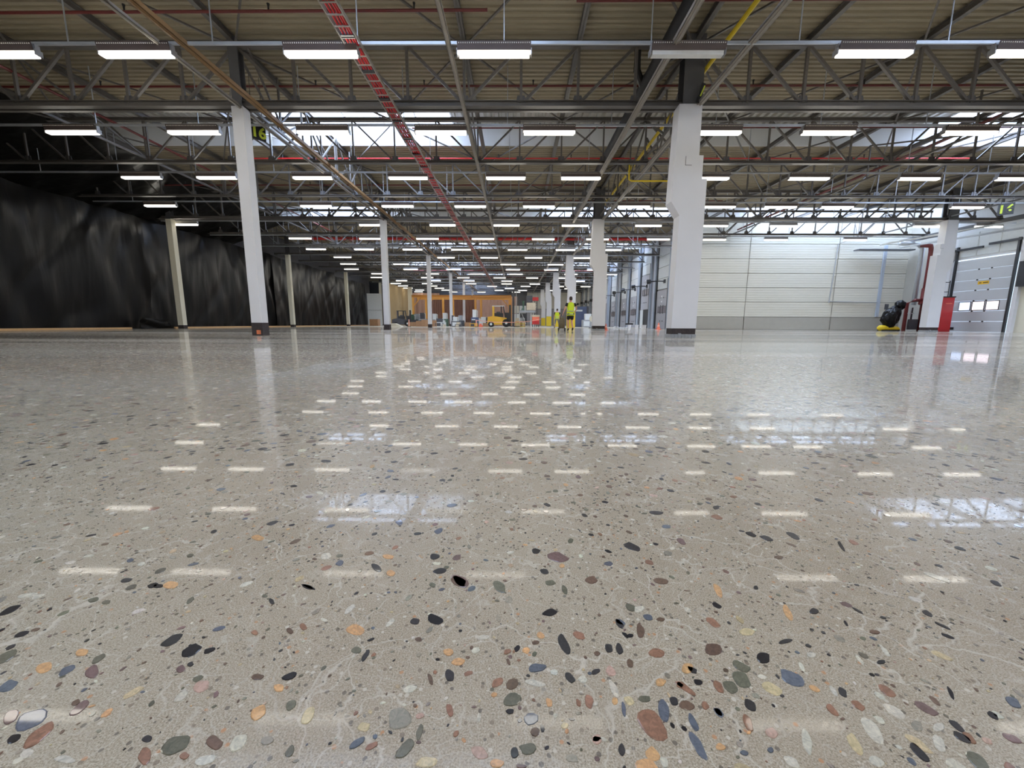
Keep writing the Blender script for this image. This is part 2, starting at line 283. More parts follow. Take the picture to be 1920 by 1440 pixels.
# (px, py, length, width, angle, colour), read from the photograph; laid down on the floor plane
LIST = '''26 1353 34 20 -50 M;64 1358 62 34 -28 U;32 1394 28 14 -32 K;80 1386 72 24 -38 R;17 1240 44 18 -28 G;20 1295 42 16 -28 U;22 1153 44 10 -27 K;55 1125 40 8 -8 W;75 1127 26 7 -18 W;
178 1267 30 22 -35 M;155 1335 50 14 -38 M;148 1325 20 10 -20 B;185 1285 8 6 0 W;190 1242 30 12 -30 G;130 1265 34 14 -32 U;158 1231 22 14 -20 O;88 1260 34 20 -14 O;255 1305 52 10 -28 C;40 1435 24 10 -28 W;
56 1422 30 14 -30 W;128 1432 36 14 0 W;130 1452 34 12 0 W;335 1404 58 30 -30 G;408 1398 28 26 0 B;452 1398 42 22 -48 W;278 1424 34 26 -58 R;282 1392 20 12 -20 D;352 1423 20 12 -20 R;
490 1341 32 24 -45 O;528 1294 22 14 10 O;548 1272 32 12 -20 K;488 1274 22 12 -8 B;383 1293 30 22 -30 P;344 1260 20 12 -20 M;362 1251 14 8 -15 D;363 1225 46 18 -25 K;397 1225 24 10 -15 K;326 1207 48 14 -30 D;
345 1312 34 12 -40 W;392 1431 40 18 -15 W;507 1393 26 16 -8 S;550 1413 26 14 -55 G;583 1346 40 18 -60 C;551 1326 22 16 -50 G;573 1179 16 12 60 R;548 1187 14 10 40 B;482 1191 12 9 0 R;612 1166 14 6 20 W;
290 1104 24 8 -15 K;324 1103 28 14 -8 O;179 1132 24 8 -12 G;361 1131 18 8 -40 G;240 1095 20 8 -15 D;580 1104 24 7 18 K;513 1132 12 8 40 D;500 1122 10 6 0 G;
671 1184 32 20 0 O;673 1222 18 13 -5 G;700 1202 16 4 -20 K;690 1232 24 10 -55 D;660 1145 26 10 -40 W;736 1170 24 8 -40 W;782 1167 16 12 -20 D;820 1163 34 18 30 K;864 1091 36 18 30 B;909 1081 6 4 0 W;
848 1268 22 18 70 D;812 1275 20 9 70 B;773 1294 28 12 -22 W;845 1224 20 13 0 O;864 1242 24 14 -15 O;897 1220 16 12 -10 W;938 1280 22 16 -40 R;932 1303 12 9 0 O;966 1312 34 24 -30 G;962 1334 16 10 0 K;
849 1333 26 13 80 R;755 1350 44 40 -60 S;688 1366 22 16 -30 C;676 1396 34 14 -35 U;704 1401 26 12 -25 R;766 1406 52 20 -45 G;793 1374 30 12 -75 G;793 1344 18 10 -10 P;861 1377 14 9 -60 R;904 1347 18 7 90 W;
905 1412 34 20 20 P;938 1432 24 18 0 O;984 1437 22 8 10 B;807 1431 36 22 -10 C;1012 1252 32 18 -5 U;1008 1281 36 12 10 W;1074 1270 26 14 55 D;1098 1273 16 14 0 W;1062 1207 46 16 65 D;1035 1148 28 12 -15 K;
974 1216 14 10 -40 K;956 1222 14 10 -20 R;958 1241 14 6 70 B;1018 1191 16 12 40 O;911 1196 22 10 -8 W;996 1404 36 20 0 G;1023 1366 14 8 80 D;1035 1317 16 12 60 O;1110 1314 24 16 70 R;1090 1317 14 8 60 R;
1125 1385 18 18 0 P;1122 1319 10 9 0 W;1137 1385 14 7 20 W;1065 1360 14 12 0 C;1156 1290 34 12 60 W;1185 1312 20 14 20 C;1214 1308 26 12 8 G;1175 1328 26 8 80 U;1229 1357 70 44 55 R;1250 1330 42 20 75 U;
1269 1312 18 14 30 D;1124 1385 16 12 0 P;1172 1404 24 12 80 D;1221 1440 46 34 20 O;1230 1412 34 22 60 O;1252 1427 20 14 60 W;1166 1168 24 10 50 D;1167 1165 18 10 20 U;1205 1181 26 15 75 B;1146 1214 16 14 40 D;
1166 1215 24 12 75 D;1236 1222 28 18 0 R;1186 1242 16 12 60 B;1090 1190 26 13 25 R;1150 1257 24 16 60 P;1122 1258 18 10 -20 D;1244 1277 20 16 20 O;1280 1282 16 10 40 R;1202 1140 22 12 0 W;1219 1155 20 10 15 U;1186 1137 22 12 30 G;
1243 1159 14 8 0 B;1186 1190 12 8 0 K;1177 1189 14 6 40 K;1124 1224 12 8 0 B;1342 1214 38 22 12 B;1436 1229 28 20 20 K;1477 1198 26 8 -14 D;1395 1246 42 16 32 G;1395 1270 38 24 30 G;1434 1265 16 9 15 W;
1490 1267 58 22 28 U;1453 1287 46 20 35 C;1532 1286 22 10 25 O;1568 1290 24 8 50 W;1585 1292 24 11 45 D;1375 1285 30 20 30 G;1352 1284 26 14 50 R;1290 1287 44 12 35 R;1303 1253 24 9 30 D;1294 1250 24 20 10 O;
1314 1276 18 10 15 K;1412 1318 30 15 40 D;1354 1333 24 12 50 U;1408 1352 34 16 65 R;1328 1320 18 12 60 R;1293 1320 28 18 10 B;1306 1352 42 12 65 U;1315 1396 56 18 58 U;1352 1332 20 10 40 U;1453 1370 24 20 30 P;
1357 1397 18 14 20 O;1451 1402 12 10 0 U;1402 1408 16 10 20 U;1519 1385 50 16 72 W;1491 1424 34 14 28 W;1566 1326 32 13 50 R;1615 1317 30 14 40 R;1683 1328 48 16 32 W;1609 1389 52 18 60 C;1642 1364 58 24 50 W;
1655 1344 22 10 30 W;1727 1387 56 14 32 C;1767 1387 34 18 50 W;1800 1354 34 12 38 D;1810 1375 44 12 30 D;1730 1404 58 15 48 D;1716 1421 22 9 40 U;1798 1427 42 18 30 W;1840 1420 56 22 38 G;1650 1422 32 18 35 W;
1743 1322 54 15 32 M;1725 1354 24 16 30 S;1766 1356 24 16 0 W;1824 1376 30 12 40 R;1905 1308 34 14 28 U;1876 1333 28 9 35 W;1867 1333 28 9 35 K;1903 1376 40 12 22 M;1901 1432 34 14 40 R;1857 1381 24 9 25 P;
1481 1144 36 12 62 O;1350 1104 28 12 60 O;1348 1132 20 9 30 K;1341 1164 28 13 30 R;1405 1181 28 14 0 C;1293 1141 14 8 30 W;1530 1141 16 12 0 D;1644 1179 22 8 12 B;1657 1235 18 8 0 D;1665 1216 22 8 45 W;1617 1232 28 6 50 W;
1743 1143 22 9 30 D;1771 1166 40 4 25 K;1660 1152 14 5 20 D;1612 1139 26 4 30 D;1590 1163 14 5 60 K;1520 1206 12 6 20 D;1526 1223 20 10 12 W;1508 1246 20 8 60 W;1788 1292 26 7 60 K;1758 1307 26 8 40 B;1770 1222 46 10 25 C;
867 1091 36 18 30 M;828 1072 26 10 -10 D;818 1045 18 12 0 D;709 1067 22 11 30 D;731 1046 22 9 8 O;736 1077 16 12 0 O;640 1059 16 9 -25 U;614 1046 22 12 -5 W;640 1045 14 6 0 G;582 1104 26 6 18 K;825 997 18 9 -20 U;
751 982 14 8 0 U;1048 1044 38 17 4 M;1008 1033 16 11 10 K;1112 1086 24 13 -5 B;1188 1023 34 14 25 D;1243 1087 30 12 10 B;1024 1071 18 9 10 D;1035 1092 22 9 0 G;1062 1105 18 9 60 G;1057 1060 10 8 0 O;486 1013 22 10 0 O;
940 1100 30 16 40 G;960 1036 14 6 0 W;1490 1000 26 9 25 D;1346 966 20 8 10 R;1411 998 20 8 20 K;1440 1005 24 8 15 D;1580 1018 26 6 60 K;1280 1012 18 9 25 M;612 868 20 6 0 D;545 875 18 5 -8 D;1233 959 30 7 5 D;
1098 965 12 5 15 D;1345 948 14 7 0 D;985 955 14 6 0 B;1028 946 12 6 15 K;268 1064 16 6 -15 W;300 1105 20 8 0 K;135 1063 24 5 -15 W;170 1050 20 5 -12 W;465 1100 26 8 -20 W;1760 1075 60 8 20 W;1862 1058 26 7 20 W;1870 1085 24 7 22 D'''
def seen(px, py): return onZ(px, py, 0)
placed = []; big = []
for i, ln_ in enumerate(LIST.replace('\n', '').split(';')):
    x, y, l, wd, a, c = ln_.split(); x, y, l, wd, a = map(float, (x, y, l, wd, a))
    if y > 1600: continue
    a = math.radians(a); poly = stone_poly(14, 1.1, i); out = []
    for u, v in poly:
        U, V = u * l * .5, v * wd * .5
        q = onZ(x + U * math.cos(a) - V * math.sin(a), y + U * math.sin(a) + V * math.cos(a), 0); out.append((q.x, q.y))
    q = onZ(x, y, 0); r = max(math.dist(o, (q.x, q.y)) for o in out)
    if r > .12: continue
    if sum(out[i][0] * out[(i + 1) % 14][1] - out[(i + 1) % 14][0] * out[i][1] for i in range(14)) < 0: out.reverse()
    big.append((out, (q.x, q.y), jit(PAL[c], R, .05), r)); placed.append((q.x, q.y, r))
cells = {}
def free(x, y, r):
    i, j = int(x // .08), int(y // .08)
    for a in (-1, 0, 1):
        for b in (-1, 0, 1):
            for X, Y, Q in cells.get((i + a, j + b), ()):
                if (X - x) ** 2 + (Y - y) ** 2 < (r + Q) ** 2 * .8: return False
    return True
def occupy(x, y, r): cells.setdefault((int(x // .08), int(y // .08)), []).append((x, y, r))
for x, y, r in placed: occupy(x, y, r * .8)
PR = 'DDDKKBBBBGGGGUURRMMSSSSSSOTTWWWPTSG'
rest = MB(); rcols = []; extra = []
rr = random.Random(21); cnt = 0
Yc = .28
def scatter(n, rmin, rmax, y0, y1, nn, power=2.2):
    global cnt
    for _ in range(n):
        # even over the trapezoid of floor in view
        y = math.sqrt(rr.uniform(y0 * y0, y1 * y1)); x = rr.uniform(-1, 1) * (y * 1.33 + .16)
        r = rmin + (rmax - rmin) * rr.random() ** power
        if not free(x, y, r): continue
        occupy(x, y, r); a = rr.uniform(0, 3.14); asp = rr.uniform(.45, .95)
        out = []
        for u, v in stone_poly(nn, rr.uniform(.6, 1.5), cnt): out.append((x + r * (u * math.cos(a) - v * asp * math.sin(a)), y + r * (u * math.sin(a) + v * asp * math.cos(a))))
        cnt += 1; col = jit(PAL[rr.choice(PR)], rr)
        if nn > 8 and len(big) + len(extra) < 300: extra.append((out, (x, y), col, r))
        else: stone(rest, rcols, out, (x, y), col, .0005 if y < 1.2 else .00025)
scatter(90, .005, .010, .28, 1.0, 11)
scatter(1500, .0025, .0085, .28, 1.5, 8)
scatter(4200, .0009, .003, .28, 1.0, 6, 1.4)
PR = 'DDDDKKKKBBBBBGGGUURMMSOTWWWP'
scatter(420, .006, .013, .68, 1.25, 9, 1.5)
scatter(14000, .007, .019, 1.15, 5.2, 7, 1.5)
scatter(17000, .004, .009, 1.15, 4.4, 6, 1.5)
for out, c, col, r in (big + extra)[:300]:
    mb = MB(); cl = []; rel = [(x - c[0], y - c[1]) for x, y in out]; stone(mb, cl, rel, (0, 0), col, .0007)
    o = mb.build('pebble', 'pebble', fl, loc=(c[0], c[1], 0)); colour_mesh(o, cl)
for out, c, col, r in (big + extra)[300:]: stone(rest, rcols, out, c, col)
o = rest.build('fine_aggregate', 'pebble', fl); colour_mesh(o, rcols); o['kind'] = 'stuff'

# ------------------------------------------------------------------ roof
ce = bpy.data.objects.new('ceiling', None); C.objects.link(ce); tag(ce, kind='structure')
def corr_y(mb, x0, x1, y0, y1, z, pitch=.2, d=.045):
    pr = [(0, 0), (.45, 0), (.55, 1), (.9, 1)]; ys = []
    n = int((y1 - y0) / pitch)
    for i in range(n):
        for t, h in pr: ys.append((y0 + (i + t) * pitch, z + h * d))
    ys.append((y1, z)); vs = [(x, y, zz) for y, zz in ys for x in (x0, x1)]
    mb.add(vs, [(2 * i, 2 * i + 2, 2 * i + 3, 2 * i + 1) for i in range(len(ys) - 1)])
def corr_x(mb, x0, x1, y0, y1, z, pitch=.3, d=.09):
    pr = [(0, 0), (.45, 0), (.55, 1), (.9, 1)]; xs = []
    n = int((x1 - x0) / pitch)
    for i in range(n):
        for t, h in pr: xs.append((x0 + (i + t) * pitch, z + h * d))
    xs.append((x1, z)); vs = [(x, y, zz) for x, zz in xs for y in (y0, y1)]
    mb.add(vs, [(2 * i, 2 * i + 1, 2 * i + 3, 2 * i + 2) for i in range(len(xs) - 1)])
MON = [(15.9 + 12 * k, 18.6 + 12 * k) for k in range(-2, 6)]
def xlim(y): return XR if y < YW else XDK + .3
y = YN
for a, b in MON + [(YF, YF)]:
    for c, d in ([(y, a)] if not (y < YW < a) else [(y, YW), (YW, a)]):
        mb = MB(); corr_y(mb, XL - 1 - (6 if c > 55 else 0), xlim(c + .1), c, d, ZD); mb.build('deck_sheet', 'deck', ce)
    y = b
B((XL - 8, YN, ZM + .25), (XR + 1, YF + 1, ZM + .35)).build('roof_top', 'dgrey', ce)
# monitors with their rooflights: (x0, x1) of glazing for each
SK = {0: [(-10.0, -2.7)], 1: [(-15.5, -10.1), (2.5, 11.6), (16.7, 28.6)], 2: [(-11, -3), (5, 12)], 3: [(-14, -6), (6, 12)], 4: [(-9, -1)], 5: [(-12, -5)], -1: [(-6, 1), (10, 17)], -2: [(-10, -3)]}
SK[0] += [(17.6, 27)]
GL = []
for k, (a, b) in enumerate(MON):
    kk = k - 2; xr = XR if a < YW - 2 else XDK; x = XL - 1
    up_ = MB().box((XL - 1, a - .04, ZD), (xr, a, ZM + .1)); up_.box((XL - 1, b, ZD - .02), (xr, b + .05, ZM))
    up_.build('upstand', 'kerb', ce)
    spans = sorted(SK[kk]); mb = MB()
    for s0, s1 in spans + [(xr, xr)]:
        if s0 > x + .3: corr_x(mb, x, s0, a, b, ZM)
        x = s1
    mb.build('monitor_sheet', 'deckp', ce)
    for s0, s1 in spans:
        n = max(1, round((s1 - s0) / 1.35)); st = (s1 - s0) / n
        wn = bpy.data.objects.new('window_%d' % (len(GL) + 1), None); C.objects.link(wn); tag(wn, kind='structure'); GL.append(wn)
        for i in range(n): B((s0 + i * st + .03, a + .04, ZM - .02), (s0 + (i + 1) * st - .03, b - .04, ZM)).build('pane', 'sky', wn)
        fr = MB()
        for i in range(n + 1): fr.box((s0 + i * st - .03, a, ZM - .05), (s0 + i * st + .03, b, ZM + .02))
        fr.build('glazing_bar', 'kerb', wn)

# ------------------------------------------------------------------ walls
w1 = bpy.data.objects.new('wall_back', None); C.objects.link(w1); tag(w1, kind='structure')
B((XL - 8, YF, 0), (XDK + .5, YF + .2, ZM)).build('wall_face', 'dgrey', w1)
for i in range(5): B((2.2 + i * 2.1, YF - .12, 0), (2.2 + i * 2.1 + 2.06, YF, 3.2)).build('panel', 'dockg', w1)
for i in range(5): B((2.2 + i * 2.1, YF - .12, 3.25), (2.2 + i * 2.1 + 2.06, YF, 6.4)).build('panel', 'panel', w1)
tag(B((XL - 1, YN - .2, 0), (XR + .5, YN, ZM)).build('wall_front', 'dado'), kind='structure')
tag(B((XL - .6, YN, 0), (XL - .4, 60, ZM)).build('wall_left', 'dgrey'), kind='structure')
tag(B((XL - 8, 60, 0), (XL - 7.8, YF, ZM)).build('wall_left_far', 'tan'), kind='structure')
# panelled wall facing the viewer
wp = bpy.data.objects.new('wall_panelled', None); C.objects.link(wp); tag(wp, kind='structure')
B((XDK, YW + .08, 0), (XR + .8, YW + .3, ZM)).build('backing', 'dado', wp)
xs = [XDK + .02, 17.3, 23.83, XR + .8]; zs = [.97, 2.08, 3.13, 4.18, 5.22, 6.27, 7.0, ZD]
for i in range(3):
    B((xs[i] + .03, YW, .02), (xs[i + 1] - .03, YW + .08, .95)).build('panel', 'dado', wp)
    for a, b in zip(zs, zs[1:]):
        mb = MB(); n = 6 if b - a > .8 else 4; st = (b - a - .03) / n       # shallow ribs pressed into each sheet
        x0, x1 = xs[i] + .02, xs[i + 1] - .02; vs = []; fs = []
        prof = []
        for q in range(n): prof += [(a + .015 + q * st, 0), (a + .015 + (q + .86) * st, 0), (a + .015 + (q + .9) * st, .012), (a + .015 + (q + .96) * st, .012)]
        prof.append((b - .015, 0)); prof.append((b - .015, .07)); prof.insert(0, (a + .015, .07))
        for z, dy in prof: vs += [(x0, YW + dy, z), (x1, YW + dy, z)]
        mb.add(vs, [(2 * q, 2 * q + 1, 2 * q + 3, 2 * q + 2) for q in range(len(prof) - 1)]); mb.build('panel', 'panel', wp)
for X, z0, z1 in ((17.3, 0, ZD), (23.83, 0, 6.0)):
    pass
o = MB(); a = onY(1553, 560, YW - .06); b = onY(1570, 452, YW - .06); c = onY(1650, 561, YW - .06); d = onY(1600, 440, YW - 2.2)
o.tube([a - Vector((0, 0, .1)), a, b, d, d + Vector((1.5, 0, .25))], .035, 6); o.tube([a, c], .03, 6); o.build('conduit', 'grey', wp)
B((27.1, YW - .1, 1.0), (27.3, YW, 6.2)).build('conduit', 'pill', wp).rotation_euler = (0, 0, 0)
B((27.75, YW - .08, 1.55), (27.98, YW, 1.95)).build('switch_box', 'dgrey', wp)
# side wall with the big door
wr = bpy.data.objects.new('wall_right', None); C.objects.link(wr); tag(wr, kind='structure')
B((XR, YN, 0), (XR + .25, 23.7, ZM)).build('wall_face', 'cream', wr); B((XR, 27.4, 0), (XR + .25, 28.7, ZM)).build('wall_face', 'kerb', wr); B((XR - .02, 28.7, 0), (XR + .25, YW + .1, ZM)).build('wall_face', 'dado', wr)  # last stretch coloured darker to paint in the shade of the corner recess
B((XR, 23.7, 4.6), (XR + .25, 27.4, ZM)).build('wall_face', 'kerb', wr)
for i in range(3): B((XR - .05, 23.75 + i * 1.2, 4.75), (XR, 23.75 + i * 1.2 + 1.12, 6.2)).build('panel', 'lgrey', wr)
B((XR - .2, 23.55, 0), (XR, 23.75, 6.5)).build('post', 'white', wr); B((XR - .25, 27.3, 0), (XR, 27.5, 5.4)).build('post', 'white', wr)
for i in range(4): B((XR - .06, 27.55, .1 + i * 1.5), (XR, 28.6, 1.55 + i * 1.5)).build('panel', 'white', wr)

def sec_door(name, n_sec, w, h, mats, win_row, nwin, pane_m, lab, num=None, dots=2):
    """sectional door in local frame: x along width, z up, front faces -y"""
    t = bpy.data.objects.new(name, None); C.objects.link(t); tag(t, lab, None, None, 'structure')
    sh = h / n_sec
    for i in range(n_sec):
        s = B((0, 0, i * sh + .006), (w, .05, (i + 1) * sh - .006)).build('panel', mats, t)
        for q in range(dots):
            if i < n_sec - 1:
                x = w * (.42 + .22 * q) if dots == 2 else w * .5
                MB().tube([(x, -.03, (i + 1) * sh), (x, .01, (i + 1) * sh)], .045, 8).build('bolt', 'black', t)
    ww = w * .2
    for k in range(nwin):
        x = w * .17 + k * w * .245; z0 = win_row * sh + .12 * sh; z1 = (win_row + 1) * sh - .12 * sh
        f = MB(); f.box((x - .03, -.02, z0 - .03), (x + ww + .03, 0, z0)); f.box((x - .03, -.02, z1), (x + ww + .03, 0, z1 + .03)); f.box((x - .03, -.02, z0), (x, 0, z1)); f.box((x + ww, -.02, z0), (x + ww + .03, 0, z1))
        fo = f.build('window_frame', 'black', t); B((x, -.008, z0), (x + ww, -.002, z1)).build('pane', pane_m[k % len(pane_m)], fo)
    g = MB(); g.box((-.12, -.1, 0), (-.02, .02, h + .9)); g.build('guide_rail', 'black', t)
    g = MB(); g.box((w + .02, -.1, 0), (w + .12, .02, h + .9)); g.build('guide_rail', 'black', t)
    return t
d1 = sec_door('door_1', 7, 3.08, 4.52, 'doorg', 2, 3, ['glass1', 'glass2', 'glass2'], 'large pale grey sectional door with three lit windows and a yellow sticker')
d1.location = (XR - .06, 27.1, 0); d1.rotation_euler = (0, 0, -math.pi / 2)
st = B((1.35, -.006, 2.93), (1.95, 0, 3.12)).build('sticker', 'stick', d1); B((1.42, -.009, 3.0), (1.55, -.006, 3.05)).build('print_mark', 'stickd', st); B((1.63, -.009, 3.0), (1.9, -.006, 3.05)).build('print_mark', 'stickd', st)
B((.1, -.02, .12), (.4, 0, .28)).build('handle', 'black', d1)
B((-.3, -.16, 5.15), (1.4, -.06, 5.27)).build('spring_rod', 'black', d1); B((1.7, -.16, 5.25), (3.3, -.06, 5.38)).build('spring_rod', 'black', d1)

# dock wall
wd = bpy.data.objects.new('wall_dock', None); C.objects.link(wd); tag(wd, kind='structure')
B((XDK + .1, YW + .3, 0), (XDK + .3, YF, ZM)).build('wall_face', 'dockg', wd)
B((XDK - .05, YW - .02, 0), (XDK + .1, 33.1, ZD)).build('corner_strip', 'kerb', wd)
DD = [(33.9, 36.5), (38.5, 41.1), (42.3, 44.9), (46.2, 48.8), (51.2, 53.9), (56, 58.6), (60.5, 63.1), (65, 67.6), (69.5, 72), (73.8, 76.4)]
DH = [3.35, 5.1, 3.2, 3.25, 3.2, 3.2, 3.2, 3.2, 3.2, 3.2]
prev = 33.1
for i, ((a, b), h) in enumerate(zip(DD, DH)):
    B((XDK - .14, b + .35, 0), (XDK + .1, b + .8, ZD)).build('pillar', 'pill', wd)
    B((XDK - .1, a - .3, 0), (XDK + .1, a - .12, ZD)).build('pillar', 'pill', wd)
    B((XDK - .04, b + .16, 0), (XDK + .1, b + .28, ZD - .6)).build('pillar', 'dgrey', wd)
    z = h + .05
    while z < 7.2:
        B((XDK, a, z), (XDK + .06, b, min(z + .9, 7.3))).build('panel', 'kerb' if i == 2 else 'lgrey', wd); z += .94
    if i < 5:
        o = sec_door('door_%d' % (i + 2), 5, b - a, 3.3, 'dockg', 2, 3, ['dglass'], None)
        o.location = (XDK - .02, b, 0 if i != 1 else 1.8); o.rotation_euler = (0, 0, -math.pi / 2)
        o['label'] = ['grey sectional dock door nearest the panelled wall, numbered plate above its windows', 'grey sectional dock door pulled half up over a black opening', 'third dock door, grey, under a bright white upper panel', 'fourth dock door along the row', 'fifth dock door along the row, half behind the pillar'][i]
        B((1.15, -.02, 2.25), (1.42, 0, 2.85)).build('number_plate', 'white', o)
        nb = MB(); nb.box((1.2, -.025, 2.4), (1.37, -.02, 2.44)); nb.box((1.2, -.025, 2.52), (1.37, -.02, 2.56)); nb.box((1.2, -.025, 2.64), (1.37, -.02, 2.68)); nb.box((1.2, -.025, 2.4), (1.24, -.02, 2.56)); nb.box((1.33, -.025, 2.4), (1.37, -.02, 2.68)); nb.build('print_mark', 'dgrey', o)
        if i == 1: B((XDK - .01, a, 0), (XDK + .02, b, 1.8)).build('opening', 'black', wd); B((XDK - .03, b - .9, 0), (XDK + .03, b, 1.78)).build('panel', 'lgrey', wd)  # black slab paints the darkness of the open gap under the raised door
    else: B((XDK - .02, a, 0), (XDK + .03, b, h)).build('panel', 'dockg', wd)
    # dock lamp on its arm
    y = (a + b) / 2; t = thing('dock_lamp', ORD[i] + ' black arm lamp above a grey dock door, counting from the panelled wall', 'lamp', (XDK, y - .4, 4.0), 'dock lamps on arms')
    MB().tube([(0, 0, 0), (-.5, .1, .02), (-1.1, .5, .02)], .05, 6).build('arm', 'black', t); MB().tube([(-1.05, .45, .02), (-1.3, .62, 0)], [.17, .2], 10).build('lamp_head', 'black', t)
    MB().box((-.1, -.15, -.15), (0, .15, .15)).build('bracket', 'black', t)

# black plastic curtain wall (hung sheets)
def sheet(name, x, y0, y1, z0, z1, seed, amp=.14, mats='poly', topx=None):
    ny, nz = int((y1 - y0) / .16), 34; vs = []
    for j in range(nz + 1):
        t = j / nz
        for i in range(ny + 1):
            y = y0 + (y1 - y0) * i / ny; z = z0 + (z1 - z0) * t
            f = noise.noise(Vector((y * 1.1 + t * 2.2, seed, t * .5))) * amp + noise.noise(Vector((y * 3.1 - t * 3, seed + 4, t * 1.3))) * amp * .35
            f += -abs(math.sin((y - z * .8) * .9 + 2 * noise.noise(Vector((y * .3, z * .2, seed))))) ** 12 * amp * .5
            sag = -.12 * math.sin(math.pi * ((y - y0) % 6) / 6) * t
            xx = x if topx is None else x + (topx - x) * t
            vs.append((xx + f + .25 * t * (1 - t), y, z + sag + .05 * noise.noise(Vector((y, 9, seed))) * t))
    W2 = ny + 1; fs = [(j * W2 + i, (j + 1) * W2 + i, (j + 1) * W2 + i + 1, j * W2 + i + 1) for j in range(nz) for i in range(ny)]
    return MB().add(vs, fs).build(name, mats, None, True)
tag(sheet('plastic_sheet', XL, 10, 23.4, .02, 6.35, 1.3), 'glossy black plastic sheet hung before the nearest curtain-line column', 'plastic sheet', None, 'thing')
tag(sheet('plastic_sheet', XL - .12, 23.3, 35.6, .02, 6.3, 5.1), 'black plastic sheet hanging between the two nearest curtain-line columns', 'plastic sheet', None, 'thing')
tag(sheet('plastic_sheet', XL, 35.5, 47.6, .02, 6.2, 8.7), 'black plastic sheet between the second and third curtain-line columns', 'plastic sheet', None, 'thing')
tag(sheet('plastic_sheet', XL - .1, 47.5, 57.5, .02, 5.9, 11.7), 'farthest black plastic sheet, ending at the pale panel and wooden crates', 'plastic sheet', None, 'thing')
tag(sheet('plastic_sheet', XL - .05, 10, 31, 6.2, ZD - .03, 15.7, .3, 'poly', -17.2), 'black plastic sheet draped up under the roof above the hung sheets', 'plastic sheet', None, 'thing')
tag(sheet('plastic_sheet', XL + .7, 21.9, 23.6, .02, .62, 19.7, .2), 'crumpled end of black plastic lying by the foot of the nearest curtain-line column', 'plastic sheet', None, 'thing')
for (a, b, l_) in ((10, 15.6, 'at the foot of the nearest black plastic sheet'), (15.7, 21.7, 'ending at the crumpled plastic on the floor'), (24.5, 33, 'just past the nearest weathered cream column'), (33.2, 44, 'at the foot of the second cream column'), (44.2, 57, 'at the foot of the farthest plastic sheet')):
    tag(B((XL + .22, a, 0), (XL + .32, b, .09)).build('timber_batten', 'wood'), 'pale timber batten ' + l_, 'batten', 'timber battens along the plastic')

# ------------------------------------------------------------------ columns
def left_col(y, lab, h0=.38, x=-7.7, tilt=0):
    t = thing('column', lab, 'column', (x, y, 0))
    B((-.16, -.15, h0), (.16, .15, 6.3)).build('shaft', 'white', t)
    mb = MB(); n = 8; out = []
    for j in range(4):
        for i in range(n): pass
    b = B((-.165, -.155, 0), (.165, .155, h0)); fo = b.build('exposed_base', 'bare', t)
    if y < 13: B((-.02, -.165, .04), (.1, -.154, .16)).build('broken_patch', 'orange_b', fo)
    i_ = MB(); i_.box((-.13, -.13, 6.3), (.13, -.11, 8)); i_.box((-.13, .11, 6.3), (.13, .13, 8)); i_.box((-.012, -.11, 6.3), (.012, .11, 8)); i_.box((-.16, -.16, 6.27), (.16, .16, 6.31)); i_.build('steel_stub', 'steel2', t)
    return t
for k in range(6): left_col(12 + 12 * k, ['slim white column nearest the viewer, rough black foot with an orange chip', 'second slim white column in the same row as the orange-chipped one', 'third slim white column in the middle row', 'fourth slim white column in the middle row', 'fifth slim white column in the middle row', 'farthest slim white column in the middle row'][k], .38 if k == 0 else .3)
for k, lab in ((1, 'weathered cream column against the black plastic, nearest of the curtain line'), (2, 'second cream column along the black plastic'), (3, 'third cream column along the black plastic'), (4, 'pale column at the end of the black plastic beside the crates')):
    t = left_col(12 + 12 * k, lab, .2, XC)
    for ch in t.children:
        if ch.name.startswith('shaft'): ch.data.materials[0] = M['cream']
P = [(4.58, .27), (5.29, .27), (5.3, 4.39), (5.16, 4.39), (5.15, 5.0), (5.03, 5.0), (5.02, 6.3), (4.42, 6.3), (4.31, 3.8), (4.6, 3.48)]
PROF = [(-.36, .27), (.36, .27), (.36, 4.39), (.22, 4.39), (.22, 5.0), (.1, 5.0), (.09, 6.3), (-.53, 6.3), (-.6, 3.8), (-.34, 3.42)]
def wide_col(x, y, lab, flip=1, base='bare', yel=0, k=0):
    t = thing('column', lab, 'column', (x, y, 0))
    pr = [(a * flip, b) for a, b in PROF]
    if yel:
        lo = [(-.36 * flip, yel), (.36 * flip, yel)]; pr2 = lo + pr[2:]
        fixn(MB().prism(pr2, -.2, .22).build('shaft', 'white', t)); B((-.362, -.202, .02), (.362, .222, yel)).build('painted_foot', 'yellow', t)
    else:
        fixn(MB().prism(pr, -.2, .22).build('shaft', 'white', t))
        mb = B((-.35, -.19, .1), (.35, .21, .27)); mb.box((-.37, -.21, 0), (.365, .23, .1), 1)
        for i in range(7): mb.box((-.36 + i * .1, -.235, 0), (-.36 + i * .1 + .08, -.2, .03 + .12 * ((i * 37) % 5) / 5), 1)
        mb.build('exposed_base', ['bare', 'grey'], t)
    xa, xb = min(-.5 * flip, .1 * flip), max(-.5 * flip, .1 * flip)
    i_ = MB(); i_.box((xa + .05, -.2, 6.3), (xb - .02, -.18, 8)); i_.box((xa + .05, .18, 6.3), (xb - .02, .2, 8)); i_.box(((xa + xb) / 2 - .01, -.18, 6.3), ((xa + xb) / 2 + .01, .18, 8)); i_.build('steel_stub', 'steel2', t)
    if k == 0:
        l = MB(); l.box((-.27, -.204, 4.75), (-.26, -.2, 4.98)); l.box((-.27, -.204, 4.74), (-.09, -.2, 4.75)); l.build('marking', 'dgrey', t)
    return t
